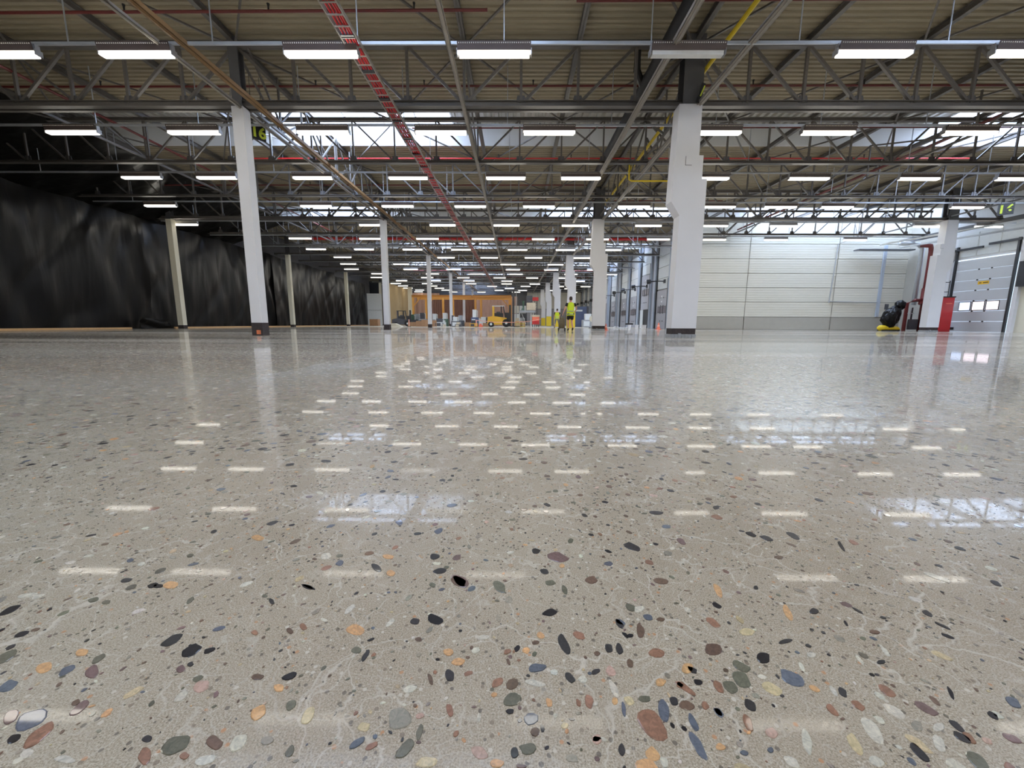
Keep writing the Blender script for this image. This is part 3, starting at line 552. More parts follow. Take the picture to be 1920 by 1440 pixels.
for k in range(6): wide_col(4.94, 12 + 12 * k, ['massive white stepped column nearest the viewer, broken concrete foot', 'second white stepped column in line with the massive near one', 'third stepped column, its foot painted yellow, behind the walking man', 'fourth stepped column with a yellow foot behind the leaning worker', 'fifth stepped column with a yellow foot', 'farthest stepped column with a yellow foot'][k], 1, yel=(0, 0, 1.55, 1.5, 1.45, 1.4)[k], k=k)
wide_col(24.55, 24, 'stepped cream column beside the red cabinet and the big grey door', -1)

# ------------------------------------------------------------------ roof trusses
PX = [XC + i * (XC * -1 - 7.7) / 8 for i in range(8)] + [-7.7 + i * 12.5 / 8 for i in range(8)] + [4.8 + i * 19.8 / 13 for i in range(13)] + [24.6, 26.1, 27.6, 29.0]
cols_x = [XC, -7.7, 4.8, 24.6]
mids = [-13.9, -1.45, 14.0]
def diag_for(i):
    a, b = PX[i], PX[i + 1]; c = (a + b) / 2
    bay = 0 if c < -7.7 else 1 if c < 4.8 else 2
    if c > 24.6: return (a, b) if True else None
    return (a, b) if c < mids[bay] else (b, a)             # top at the column side, foot towards mid-span
TN = 0
for k in range(-5, 17):
    Y = 12 + 4 * k; near = 12 <= Y <= 24; major = k % 3 == 0
    xs_ = [x for x in PX if x < (XR - .2 if Y < YW else XDK)]
    t = thing('roof_truss', None, 'truss', (0, Y, 0))
    where = ('above the viewer' if Y < 10 else ORD[k] + ' steel roof truss counted from the first white columns, running across the hall')
    t['label'] = ('dark steel roof truss overhead before the first columns' if Y < 10 else where)
    if Y < 10: t['group'] = 'trusses overhead'
    x0, x1 = XL, min(xs_[-1] + .1, XR - .12); hz = .1 if major else .07; ZT = 7.86
    MB().ibeam((x0, 0, ZT), (x1, 0, ZT), .14, .16 if major else .12).build('top_chord', 'steel', t)
    cb = MB().ibeam((x0, 0, ZC), (x1, 0, ZC), .16, .15 if major else .09)
    if major: cb.beam((x0, .22, ZC - .02), (x1, .22, ZC - .02), .1, .12)
    cb.build('bottom_chord', 'steel', t)
    web = MB()
    for i, x in enumerate(xs_):
        for nm in ('vertical', 'diagonal'):
            if nm == 'vertical': p_, q_ = (x, 0, ZC + .04), (x, 0, ZT - .05)
            else:
                if i + 1 >= len(xs_): continue
                a, b = diag_for(i); p_, q_ = (a + (.05 if b > a else -.05), 0, ZT - .06), (b - (.09 if b > a else -.09), 0, ZC + .07)
            mb = web if not near else MB()
            mb.beam(p_, q_, .07 if major else .055, .07 if major else .055)
            if near: mb.build(nm, 'steel', t)
        if Y < 34 and Y > 8:
            mb = web if not near else MB()
            mb.add([(x - .14, -.012, ZC + .04), (x + .14, -.012, ZC + .04), (x + .1, -.012, ZC + .22), (x - .1, -.012, ZC + .22), (x - .14, .012, ZC + .04), (x + .14, .012, ZC + .04), (x + .1, .012, ZC + .22), (x - .1, .012, ZC + .22)], [(0, 1, 2, 3), (7, 6, 5, 4), (0, 4, 5, 1), (1, 5, 6, 2), (2, 6, 7, 3), (3, 7, 4, 0)])
            if near: mb.build('gusset_plate', 'steel2', t)
    if not near: web.build('web', 'steel', t)['kind'] = 'stuff'
# purlins running down the hall at every second panel point, with slim cross bracing below the deck
pn = 0
for i, x in enumerate(PX[::2]):
    y1 = YF - .1 if x < XDK else YW - .1
    if x > 28.8: continue
    tag(MB().ibeam((x, YN, 7.95), (x, y1, 7.95), .13, .17).build('purlin', 'steel'), ORD[i] + ' long roof purlin, counted from the black plastic side, running down the hall', 'purlin', 'roof purlins', 'thing')
    for c in range(int((y1 - 8) / 4)):
        pass
def lattice(x, y0, y1, lab, st=2.0, z0=6.5, z1=7.8):
    y1 = min(y1, (YF if x < XDK else YW) - .2)
    t = thing('lattice_girder', lab, 'girder', (x, 0, 0)); MB().beam((0, y0, z0), (0, y1, z0), .06, .07).build('bottom_chord', 'steel', t)
    mb = MB(); y = y0; k = 0
    while y < y1 - .1:
        b = min(y + st, y1); mb.beam((0, y, z0 if k % 2 else z1), (0, b, z1 if k % 2 else z0), .05, .05); mb.beam((0, b, z0), (0, b, z1), .045, .045); y = b; k += 1
    mb.build('web', 'steel', t)['kind'] = 'stuff'
lattice(-7.7, 12, YF, 'lattice girder down the hall over the slim white columns', 2)
lattice(-7.35, 12, 60, 'twin of the lattice girder over the slim white columns', 4/3)
lattice(4.8, 12, YF, 'lattice girder down the hall over the stepped white columns', 2)
lattice(5.25, 12, 60, 'twin of the lattice girder over the stepped white columns', 4/3)
lattice(-1.45, 12, YF, 'lattice girder along the middle of the hall', 4)
lattice(-14.0, 12, 70, 'lattice girder midway between the plastic sheets and the slim columns', 4)
lattice(14.8, 10, YW, 'lattice girder over the floor before the panelled wall', 4)
lattice(24.6, 8, YW, 'lattice girder over the stepped column by the grey door', 2)
# cross bracing rods at roof level
br = MB()
for i in range(0, len(PX) - 2, 2):
    for j, Y in enumerate(range(8, 76, 4)):
        if PX[i + 2] > XR - .3 or (PX[i + 2] > XDK and Y > 26): continue
        if (i // 2 + j) % 2: br.beam((PX[i], Y, 7.8), (PX[i + 2], Y + 4, 7.8), .045, .045)
        else: br.beam((PX[i + 2], Y, 7.8), (PX[i], Y + 4, 7.8), .045, .045)
tag(br.build('wind_bracing', 'steel'), 'thin dark diagonal bracing rods crossing just under the roof deck', 'bracing', None, 'stuff')

# services running down the hall
def runner(name, x, y0, y1, z, w_, h_, m, lab, cat, shape='beam'):
    mb = MB()
    if shape == 'beam': mb.beam((x, y0, z), (x, y1, z), w_, h_)
    elif shape == 'chan': mb.box((x - w_ / 2, y0, z - h_ / 2), (x + w_ / 2, y1, z - h_ / 2 + .01)); mb.box((x - w_ / 2, y0, z - h_ / 2), (x - w_ / 2 + .008, y1, z + h_ / 2)); mb.box((x + w_ / 2 - .008, y0, z - h_ / 2), (x + w_ / 2, y1, z + h_ / 2)); mb.box((x - .015, y0, z - h_ / 2 - .02), (x + .015, y1, z - h_ / 2))
    else: mb.tube([(x, y0, z), (x, y1, z)], w_, 10)
    return tag(mb.build(name, m), lab, cat, None, 'thing')
runner('cable_channel', -7.62, -4, YF - .2, 6.25, .09, .07, 'pale', 'slim grey cable channel beside the slim column row', 'channel', 'chan')
runner('crane_rail', -7.12, -4, YF - .2, 6.27, .13, .11, 'brown', 'rusty brown beam running down beside the slim white columns', 'beam', 'chan')
runner('cable_channel', -1.46, -4, YF - .2, 6.25, .1, .08, 'pale', 'grey cable channel down the middle of the hall', 'channel', 'chan')
runner('cable_channel', 3.33, -4, YF - .2, 6.25, .14, .09, 'pale', 'wide pale channel sloping past the black duct', 'channel', 'chan')
runner('cable_channel', 4.96, 2, YF - .2, 6.3, .16, .06, 'pale', 'pale channel meeting the massive white column', 'channel', 'chan')
tag(MB().tube([(3.72, -2, 7.2), (3.74, 40, 7.2)], .19, 14).build('air_duct', 'blackm', None, True), 'thick black duct running down the hall under the roof', 'duct', None, 'thing')
t = thing('duct_branch', 'black upright stub pipe joining the thick black duct', 'duct', (3.35, 12.3, 0)); MB().tube([(0, 0, 8), (0, 0, 7.4), (.3, .4, 7.2)], .1, 10).build('pipe', 'blackm', t)
t = thing('gas_pipe', 'yellow gas pipe running down the hall above the massive white column', 'pipe', (0, 0, 0))
MB().tube([(5.1, 5, 7.2), (5.08, 26, 7.2)], .055, 8).build('pipe', 'yellow', t)
t = thing('gas_pipe', 'thin yellow pipe with an upturned end reaching the massive white column', 'pipe', (0, 0, 0)); MB().tube([(4.3, 16.2, 6.4), (4.3, 16.2, 5.85), (4.4, 16.2, 5.8), (6.6, 16.2, 5.8), (6.7, 16.2, 6.4)], .03, 6).build('pipe', 'yellow', t)
t = thing('cable_tray', 'ladder cable tray with bundled red cables running down the hall', 'cable tray', (-3.48, 0, 6.2))
for s in (-.16, .16): B((s - .012, -2, 0), (s + .012, 72, .07)).build('side_rail', 'pale', t)
mb = MB(); y = -2
while y < 72: mb.box((-.15, y, 0), (.15, y + .03, .02)); y += .3
mb.build('rungs', 'pale', t)['kind'] = 'stuff'
for s in (-.09, -.02, .05, .1):
    MB().tube([(s + .01 * math.sin(i * 1.7 + s * 9), -2 + i * 2, .035) for i in range(36)], .022, 6).build('cable', 'redcab', t)
mb = MB(); y = 1
while y < 60: mb.box((-.14, y, .0), (.13, y + .1, .075)); y += 1.15
mb.build('strap', 'black', t)['kind'] = 'stuff'
# sprinkler pipes
def pipe(pts, r, m, lab, extra_=(), n=8):
    t = thing('sprinkler_pipe', lab, 'pipe', (0, 0, 0)); MB().tube(pts, r, n).build('pipe', m, t)
    for p_ in extra_:
        MB().tube([p_, (p_[0], p_[1], p_[2] + .1), (p_[0], p_[1], p_[2] + .16)], [.02, .02, .035], 6).build('sprinkler_head', 'black', t)
    return t
def heads(a, b, step):
    a = Vector(a); b = Vector(b); L_ = (b - a).length; n = int(L_ / step); return [tuple(a + (b - a) * ((i + .5) / n)) for i in range(n)]
def xrun(y, x0, x1, z, r, m, lab, step=3.2):
    a, b = (x0, y, z), (x1, y - .1, z); pipe([a, b], r, m, lab, heads(a, b, step))
xrun(10.55, XL, -.7, 7.62, .032, 'red', 'dark red sprinkler pipe nearest the viewer, ending in mid hall'); xrun(10.3, 1.35, 20, 7.7, .032, 'red', 'short red sprinkler pipe by the black duct')
xrun(13.45, XL, XR, 7.6, .032, 'red', 'dark red sprinkler pipe seen through the first truss'); xrun(16.4, -4, 22, 7.75, .025, 'red', 'dark sprinkler pipe below the bright rooflight edge')
xrun(18.85, -12, 20, 7.6, .03, 'red2', 'pinkish red sprinkler pipe just past the rooflight'); xrun(22, -19, 4, 7.5, .03, 'red', 'dark red sprinkler pipe before the second column row')
xrun(24.6, -8, 12, 7.5, .03, 'red', 'red sprinkler pipe level with the second columns'); xrun(35, -18, XDK, 7.45, .12, 'red2', 'thick bright red water main crossing the hall')
xrun(43, -14, 8, 7.5, .05, 'red2', 'red pipe crossing beyond the thick red main'); xrun(55, -14, 11, 7.4, .08, 'red', 'dark red pipe crossing far down the hall'); xrun(62, -14, 11, 7.4, .1, 'red', 'farthest dark red pipe crossing the hall')
pipe([(-13.94, 4, 7.2), (-13.94, 60, 7.2)], .045, 'red', 'red sprinkler main running down the hall on the black plastic side')
pipe([(15.7, 6, 7.2), (16.1, 30.3, 7.2)], .06, 'red', 'red sprinkler main running towards the panelled wall')
# galvanised rails that carry each row of lamps
rows = [(9.43, [-2, 252, 598, 921, 1282, 1630, 1922], 103), (12.96, [132, 360, 602, 823, 1025, 1335, 1547, 1812], 248), (16.75, [262, 403, 583, 762, 945, 1085, 1325, 1512, 1718, 1900], 333),
        (20.6, [298, 590, 743, 879, 1007, 1185, 1345, 1459, 1565, 1808], 387), (24.4, [343, 695, 827, 947, 1075, 1213, 1337, 1466, 1735, 1850], 422),
        (28.2, [560, 692, 799, 903, 1016, 1118, 1232, 1337, 1452, 1600], 448), (32.2, [590, 680, 771, 862, 968, 1058, 1144], 468), (36.0, [640, 834, 915, 998, 1090], 483)]
LZ = 6.06
def make_light(full, on):
    L_ = .78
    hs = MB(); hs.box((-L_, -.08, .05), (L_, .08, .09)); hs.box((-L_, -.05, .09), (L_, .05, .2))
    rf = MB(); rf.add([(-L_, -.085, .05), (L_, -.085, .05), (L_, -.13, .2), (-L_, -.13, .2), (-L_, -.075, .05), (L_, -.075, .05), (L_, -.12, .2), (-L_, -.12, .2)], [(0, 1, 2, 3), (7, 6, 5, 4), (3, 2, 6, 7), (0, 4, 5, 1)])
    tb = MB(); tb.box((-L_ + .03, -.065, -.03), (L_ - .03, .065, .05)); return hs, rf, tb
hs, rf, tb = make_light(1, 1)
proto = {}
def lamp(x, y, z, lab, grp, on=1, full=1):
    t = thing('ceiling_light', lab, 'light', (x, y, z), grp)
    if not full:
        t2 = None
    key = (on, full)
    if key not in proto:
        ps = [hs.build('housing', 'hous', t)]
        tbm = tb.build('diffuser', ('off', 'tube', 'tubew')[on], t)
        ps.append(tbm)
        if full:
            r = rf.build('reflector', 'perf', t); ps.append(r)
            dm = MB()
            for i in range(34): dm.box((-.75 + i * .045, -.128, .155), (-.75 + i * .045 + .02, -.114, .175))
            d = dm.build('perforation', 'dot', t); d['kind'] = 'stuff'; ps.append(d)
            ps.append(B((-.8, -.075, -.02), (-.78, .075, .1)).build('end_cap', 'hous', t)); ps.append(B((.78, -.075, -.02), (.8, .075, .1)).build('end_cap', 'hous', t))
        proto[key] = ps
    else:
        for p_ in proto[key]: instance(p_, t)
    return t
OFF = {(0, 4): 0, (1, 3): 2, (2, 3): 2, (3, 1): 2, (4, 8): 1}
def rowname(n): return ORD[n]
for n, (Y, pxs, py) in enumerate(rows):
    for i, px in enumerate(pxs):
        x = onY(px, py, Y).x; on = OFF.get((n, i), 1)
        lab = '%s ceiling light, %s from the black plastic side, %s row from the viewer' % ('unlit' if on == 0 else 'dim' if on == 2 else 'bright', ORD[i], rowname(n))
        lamp(x, Y, LZ, lab, 'row of ceiling lights %d' % (n + 1), on, 1 if n < 4 else 0)
    rl = MB().box((XL + .3, Y - .02, LZ + .2), (XR if Y < YW else XDK, Y + .02, LZ + .26)); x = -19
    while x < (XR if Y < YW else XDK) - .5:
        rl.box((x - .01, Y - .01, LZ + .2), (x + .01, Y + .01, 7.9)); x += 3.12
    tag(rl.build('lamp_rail', 'galv'), 'galvanised rail carrying the %s row of ceiling lights' % ORD[n], 'rail', None, 'thing')
q = random.Random(5)
Y = 40.0; n = 8
while Y < 77:
    x = -17 + q.uniform(-1, 1.5); i = 0
    while x < XDK - 1.5 and i < 9:
        if abs(x - 4.9) > .9 and abs(x + 7.7) > .9:
            lamp(x, Y, LZ, 'small bright ceiling light, %s from the plastic side, %s row from the viewer' % (ORD[i], ORD[n]), 'row of ceiling lights %d' % (n + 1), 1, 0); i += 1
        x += q.choice((4.1, 4.6, 5.2, 6.4))
    tag(B((XL + .3, Y - .02, LZ + .2), (XDK, Y + .02, LZ + .25)).build('lamp_rail', 'galv' if n % 3 else 'steel'), 'rail carrying the %s row of ceiling lights' % ORD[n], 'rail', None, 'thing')
    Y += 3.85; n += 1
for j, Y in enumerate((5.6, 1.7, -2.2, -6.1, -10)):  # nearest row mirrors in the floor; the other unseen rows added for their light
    for i, x in enumerate((-16, -12.2, -8.3, -4.1, .1, 4, 8.1, 12.3, 16.5, 20.5, 24.5)):
        lamp(x + (.6 if j == 0 else 0), Y, LZ, 'ceiling light overhead of the viewer, out of view', 'ceiling lights overhead', 1, 0)

# green hanging bay numbers
def sign16(loc, lab, s=1., rz=0):
    t = thing('bay_sign', lab, 'sign', loc, None, 'thing', rz); B((-.3 * s, .0, -.32 * s), (.3 * s, .02, .3 * s)).build('board', 'black', t)
    for hx in (-.2, .2): MB().tube([(hx * s, .01, .3 * s), (hx * s, .01, 7.9 - loc[2])], .008, 5).build('hanger', 'dgrey', t)
    cu = bpy.data.curves.new('bay_digits', 'FONT'); cu.body = '16'; cu.size = .62 * s; cu.align_x = 'CENTER'; cu.extrude = .006; cu.offset = .012
    o = bpy.data.objects.new('bay_digits', cu); C.objects.link(o); o.data.materials.append(M['lime']); me = bpy.data.meshes.new_from_object(o); bpy.data.objects.remove(o); me.materials.clear(); me.materials.append(M['lime'])
    o = bpy.data.objects.new('digits', me); C.objects.link(o); o.rotation_euler = (math.pi / 2, 0, 0); o.parent = t; o.location = (0, -.012, -.22 * s); return t
p_ = onY(480, 252, 13.4); sign16(p_, 'lime green number 16 on a dark board beside the nearest slim column', .72, .95)
p_ = onY(1883, 383, 20); sign16(p_, 'lime green number 16 on a dark board high above the big grey door', .85, -.75)
t = thing('hazard_tag', 'yellow and black striped tag hanging at the top of the massive column', 'tag', onY(1308, 170, 11.7))
MB().beam((.08, 0, .22), (-.06, 0, -.25), .03, .1).build('strip', 'black', t); MB().beam((.1, -.02, .15), (0, -.02, -.1), .02, .03).build('stripe', 'lime', t)

# ------------------------------------------------------------------ right-hand corner: pipes, valves, cabinet, wrapped machine
def at(px, py, Y): return onY(px, py, Y)
t = thing('downpipe', 'silver grey vertical duct in the corner beside the dark red riser', 'pipe', (27.95, 28.6, 0)); MB().tube([(0, 0, 1.8), (0, 0, 5.6), (-.3, 0, 5.9), (-1.6, 0, 5.95)], .14, 12).build('pipe', 'galv', t, True)
t = thing('riser_pipe', 'dark red fire riser pipe standing in the corner', 'pipe', (28.1, 28.1, 0)); MB().tube([(0, 0, 0), (0, 0, 5.3), (-.1, .0, 5.7), (-.5, .3, 5.8)], .15, 12).build('pipe', 'red', t, True)
MB().tube([(0, 0, 2.2), (0, 0, 2.9)], .2, 12).build('flange', 'red', t); MB().tube([(-.25, 0, 1.9), (.1, 0, 1.9)], .13, 10).build('valve', 'red', t)
t = thing('valve_set', 'dark red sprinkler valve set with small brass wheel beside the wrapped machine', 'valve', (27.1, 28.2, 0))
MB().tube([(0, 0, 0), (0, 0, 1.9), (.5, 0, 2.1), (1.1, 0, 2.1)], .11, 10).build('pipe', 'red', t); MB().tube([(.4, 0, .3), (.4, 0, 1.6)], .06, 8).build('pipe', 'black', t)
MB().tube([(-.02, -.15, 1.2), (.45, -.15, 1.2)], .02, 6).build('gauge_bar', 'galv', t); MB().tube([(.2, -.15, .8), (.2, -.15, 1.6)], .02, 6).build('gauge_bar', 'galv', t); B((.2, -.1, .1), (.9, 0, .8)).build('valve_box', 'dgrey', t)
t = thing('wrapped_machine', 'machine wrapped in shiny black plastic on a yellow base before the panelled wall', 'machine', (25.9, 28.0, 0))
bm = bmesh.new(); bmesh.ops.create_icosphere(bm, subdivisions=4, radius=1)
for v in bm.verts:
    d_ = v.co.copy(); f = 1 + .18 * noise.noise(d_ * 2.2) + .09 * abs(noise.noise(d_ * 5)) ; v.co = Vector((d_.x * .5 * f + .22 * (d_.z > 0) * d_.z, d_.y * .45 * f, d_.z * .72 * f + .95))
me = bpy.data.meshes.new('wrapping'); bm.to_mesh(me); bm.free(); me.materials.append(M['poly']); o = bpy.data.objects.new('wrapping', me); C.objects.link(o); o.parent = t
bm = bmesh.new(); bmesh.ops.create_icosphere(bm, subdivisions=3, radius=1)
for v in bm.verts:
    d_ = v.co.copy(); f = 1 + .2 * noise.noise(d_ * 2.2 + Vector((5, 0, 0))); v.co = Vector((d_.x * .3 * f + .55, d_.y * .3 * f, d_.z * .33 * f + 1.75))
me = bpy.data.meshes.new('wrapping'); bm.to_mesh(me); bm.free(); me.materials.append(M['poly']); o = bpy.data.objects.new('wrapping', me); C.objects.link(o); o.parent = t
MB().tube([(-.75, 0, .2), (-.6, 0, .2), (-.3, 0, .19), (.55, 0, .15), (.7, 0, .12)], [.1, .2, .19, .15, .08], 12).build('base', 'yellow', t, True); B((-.6, -.2, 0), (.6, .2, .08)).build('skid', 'rubber', t)
t = thing('fire_cabinet', 'tall red cabinet between the cream stepped column and the big door', 'cabinet', (27.2, 26.0, 0)); B((-.35, 0, 0), (.75, .6, 2.15)).build('body', 'red2', t); B((-.33, -.02, .05), (.73, 0, 1.2)).build('door', 'red2', t); B((.2, -.03, 1.75), (.6, -.01, 1.8)).build('label_plate', 'cone', t); B((-.4, -.03, 2.15), (.78, .63, 2.22)).build('lid', 'black', t)
t = thing('pipe_rack', 'dark shelf frame standing on top of the tall red cabinet', 'rack', (27.2, 26.3, 2.22))
for a, b in (((-.3, 0, 0), (-.3, 0, 1.0)), ((.6, 0, 0), (.6, 0, 1.0)), ((-.3, 0, .9), (.6, 0, .9)), ((-.3, 0, .3), (.6, 0, .3)), ((-.3, 0, 2.2), (.7, 0, 2.25)), ((-.2, 0, .9), (.6, 0, 2.2))): MB().beam(a, b, .04, .04).build('bar', 'dgrey', t)
def long_tray(x0, y0, z0, x1, y1, z1, wdt, lab, m='galv'):
    t = thing('overhead_tray', lab, 'cable tray', (0, 0, 0)); p0, p1 = Vector((x0, y0, z0)), Vector((x1, y1, z1)); d_ = Vector((0, wdt / 2, 0))
    for s in (-1, 1): MB().beam(p0 + d_ * s, p1 + d_ * s, .03, .09).build('side_rail', m, t)
    mb = MB()
    for i in range(40): c = p0 + (p1 - p0) * (i / 39); mb.beam(c - d_, c + d_, .03, .02)
    mb.build('rungs', m, t)['kind'] = 'stuff'
long_tray(25.6, 27.5, 5.5, 28.3, 15, 5.5, .5, 'silver overhead cable tray crossing behind the cream stepped column')
long_tray(24.6, 28, 5.75, 28.2, 15, 5.9, .3, 'upper thin cable tray above the big grey door', 'lgrey')
t = thing('wall_beam', 'dark steel beam above the big grey door', 'beam', (0, 0, 0)); MB().beam((27.2, 29.5, 6.2), (28.4, 15, 6.4), .2, .25).build('beam', 'steel2', t)
t = thing('wall_beam', 'dark horizontal shelf beam on the panelled wall corner', 'beam', (0, 0, 0)); MB().beam((24.6, YW - .6, 5.75), (28.6, YW - .6, 5.75), .5, .08).build('beam', 'dgrey', t)
t = thing('wall_box', 'black electrical cabinet high on the wall past the big grey door', 'cabinet', (XR - .25, 23.15, 2.6)); B((-.2, -.4, 0), (.2, .35, 1.4)).build('body', 'black', t)

# ------------------------------------------------------------------ objects on the dock side
for i, (x, Y, lab) in enumerate(((1179, 30.5, 'white plastic tub with a black tool on it, farthest of three along the dock wall'), (1193, 30, 'middle white plastic tub of the three along the dock wall'), (1205.5, 29.2, 'nearest and widest white plastic tub along the dock wall'))):
    p_ = at(x, 612, Y); t = thing('tub', lab, 'tub', (p_.x, Y, 0), 'white tubs by the dock doors')
    wd_ = (.13, .13, .19)[i]; MB().tube([(0, 0, 0), (0, 0, .3)], [wd_ * .85, wd_], 16).build('body', 'white', t, False); MB().tube([(0, 0, .3), (0, 0, .33)], wd_ * 1.06, 16).build('lid', 'white', t)
    if i == 0: B((-.3, -.04, .33), (.25, .04, .45)).build('tool', 'black', t)
t = thing('dust_sheet', 'crumpled white sheet lying by the dock wall', 'sheet', (at(1162, 612, 38).x, 38, 0)); mb = MB(); g_ = 9
mb.add([(-.6 + 1.2 * i / g_, -.3 + .6 * j / g_, .02 + .25 * abs(noise.noise(Vector((i * .5, j * .5, 3))))) for j in range(g_ + 1) for i in range(g_ + 1)], [(j * (g_ + 1) + i, j * (g_ + 1) + i + 1, (j + 1) * (g_ + 1) + i + 1, (j + 1) * (g_ + 1) + i) for j in range(g_) for i in range(g_)]); mb.build('cloth', 'white', t)
def cone(px, Y, lab, s=1.):
    t = thing('traffic_cone', lab, 'cone', (at(px, 612, Y).x, Y, 0)); MB().tube([(0, 0, .03), (0, 0, .5 * s)], [.13 * s, .025 * s], 14).build('cone_body', 'cone', t); B((-.17 * s, -.17 * s, 0), (.17 * s, .17 * s, .03)).build('foot', 'cone', t); MB().tube([(0, 0, .22 * s), (0, 0, .32 * s)], [.092 * s, .069 * s], 14).build('reflective_band', 'tape', t)
cone(1233.5, 29.5, 'orange traffic cone standing by the dock wall next to the massive column')
cone(1135, 24.2, 'small orange cone half hidden by the second stepped column', .8)

# ------------------------------------------------------------------ people
def skin_figure(name, joints, edges, m, parent, sub=2, root=0):
    me = bpy.data.meshes.new(name); me.from_pydata([j[:3] for j in joints], edges, []); o = bpy.data.objects.new(name, me); C.objects.link(o)
    sk = o.modifiers.new('skin', 'SKIN'); sk.use_smooth_shade = True
    for v, j in zip(me.skin_vertices[0].data, joints): v.radius = j[3] if isinstance(j[3], tuple) else (j[3], j[3])
    for v in me.skin_vertices[0].data: v.use_root = False
    me.skin_vertices[0].data[root].use_root = True
    o.modifiers.new('sub', 'SUBSURF').levels = sub; o.modifiers['sub'].render_levels = sub
    dg = bpy.context.evaluated_depsgraph_get(); dg.update(); m2 = bpy.data.meshes.new_from_object(o.evaluated_get(dg)); bpy.data.objects.remove(o)
    o = bpy.data.objects.new(name, m2); C.objects.link(o); m2.materials.clear(); m2.materials.append(M[m]); o.parent = parent
    m2.polygons.foreach_set('use_smooth', [True] * len(m2.polygons)); return o
def hand(parent, wrist, d, m='skin', side=1):
    """palm with four curled fingers and a thumb from its side"""
    w0 = Vector(wrist); d = Vector(d).normalized(); a = d.cross(Vector((0, 1, 0))).normalized() * side; n = d.cross(a).normalized()
    skin_figure('hand', [(*w0, .027), (*(w0 + d * .05), (.035, .018)), (*(w0 + d * .09), (.036, .016))], [(0, 1), (1, 2)], m, parent, 1)
    for k, (off, ln_) in enumerate(((-.028, .068), (-.009, .078), (.01, .073), (.027, .056))):
        b = w0 + d * .075 + n * off; skin_figure('finger', [(*b, .009), (*(b + d * ln_ * .6), .0085), (*(b + d * ln_ * .85 + a * ln_ * .4), .0075)], [(0, 1), (1, 2)], m, parent, 1)
    b = w0 + d * .03 - n * .026; skin_figure('thumb', [(*b, .011), (*(b - n * .03 + d * .03), .01), (*(b - n * .035 + d * .058 + a * .012), .008)], [(0, 1), (1, 2)], m, parent, 1)
def person(loc, rz, lab, s, lean, legs, arms, shorts, trousers):
    t = thing('person', lab, 'person', loc, None, 'thing', rz); t.scale = (s, s, s)
    def L(p_):                                    # lean the upper body about the hips
        x, y, z = p_; dz = z - .93; return (x, y + dz * math.sin(lean), .93 + dz * math.cos(lean)) if z > .93 else p_
    hip, chest, neck, head = L((0, 0, .96)), L((0, 0, 1.28)), L((0, .0, 1.50)), L((0, .02, 1.64))
    J = [(*hip, (.155, .11)), (*L((0, 0, 1.12)), (.14, .1)), (*chest, (.17, .115)), (*L((0, 0, 1.42)), (.11, .085)), (*neck, (.055, .055)), (*L((0, .02, 1.6)), (.07, .08)), (*L((0, .025, 1.69)), (.078, .09)), (*L((0, .02, 1.76)), (.055, .065))]
    E_ = [(0, 1), (1, 2), (2, 3), (3, 4), (4, 5), (5, 6), (6, 7)]
    for sd, (kn, an, toe) in zip((-1, 1), legs):
        b = len(J); J += [(sd * .09, 0, .86, .095), (*kn, .06), (kn[0] * .5 + an[0] * .5, kn[1] * .5 + an[1] * .5 - .02, kn[2] * .55 + an[2] * .45, .056), (*an, .036), (*toe, (.04, .03))]
        E_ += [(0, b), (b, b + 1), (b + 1, b + 2), (b + 2, b + 3), (b + 3, b + 4)]
    for sd, (el, wr_) in zip((-1, 1), arms):
        b = len(J); sh = L((sd * .185, 0, 1.43)); J += [(*sh, .062), (*el, .045), (*wr_, .028)]; E_ += [(3, b), (b, b + 1), (b + 1, b + 2)]
    skin_figure('body', J, E_, 'skin', t)
    def loft(name, rings, m, par=t, n=20):         # rings: (z, half width, half depth, y offset)
        mb = MB(); vs = []; fs = []
        for z, rx, ry, oy in rings:
            for k in range(n):
                a_ = 6.28318 * k / n; sx = abs(math.cos(a_)) ** .8 * (1 if math.cos(a_) > 0 else -1); c_2 = L((sx * rx, math.sin(a_) * ry + oy, z)); vs.append(c_2)
        for j in range(len(rings) - 1):
            for k in range(n): fs.append((j * n + k, j * n + (k + 1) % n, (j + 1) * n + (k + 1) % n, (j + 1) * n + k))
        fs += [tuple(range(n - 1, -1, -1)), tuple((len(rings) - 1) * n + k for k in range(n))]
        mb.add(vs, fs); o_ = mb.build(name, m, par, True); return o_
    loft('head', [(1.56, .05, .06, .03), (1.59, .064, .085, .03), (1.64, .074, .095, .02), (1.70, .08, .098, .012), (1.75, .074, .09, .005), (1.79, .05, .06, 0), (1.805, .015, .02, 0)], 'skin')
    loft('neck', [(1.44, .075, .065, 0), (1.5, .062, .062, .005), (1.6, .06, .065, .01)], 'skin')
    loft('tee_shirt', [(.9, .165, .115, 0), (1.15, .16, .11, 0), (1.32, .195, .12, 0), (1.42, .2, .105, 0), (1.47, .14, .08, 0), (1.5, .07, .065, 0)], 'cloth_b')
    vs_ = loft('vest', [(.8, .205, .145, 0), (.95, .19, .135, 0), (1.12, .182, .13, 0), (1.3, .2, .138, 0), (1.41, .19, .122, 0), (1.48, .14, .095, 0), (1.505, .09, .08, 0)], 'hivis')
    for z, rx, ry in ((.88, .202, .145), (1.04, .19, .138)): loft('reflective_band', [(z - .028, rx, ry, 0), (z + .028, rx, ry, 0)], 'refl')
    for sd, (el, wr_) in zip((-1, 1), arms):
        sh = Vector(L((sd * .185, 0, 1.44))); e = Vector(el); m_ = sh + (e - sh) * .62; skin_figure('sleeve', [(*(sh + (sh - e).normalized() * .02), .085), (*sh, .088), (*m_, .074)], [(0, 1), (1, 2)], 'cloth_b', t, 2)
        hand(t, wr_, Vector(wr_) - e, 'skin', -sd)
    J = [(0, 0, .9, (.13, .1))]; E_ = []
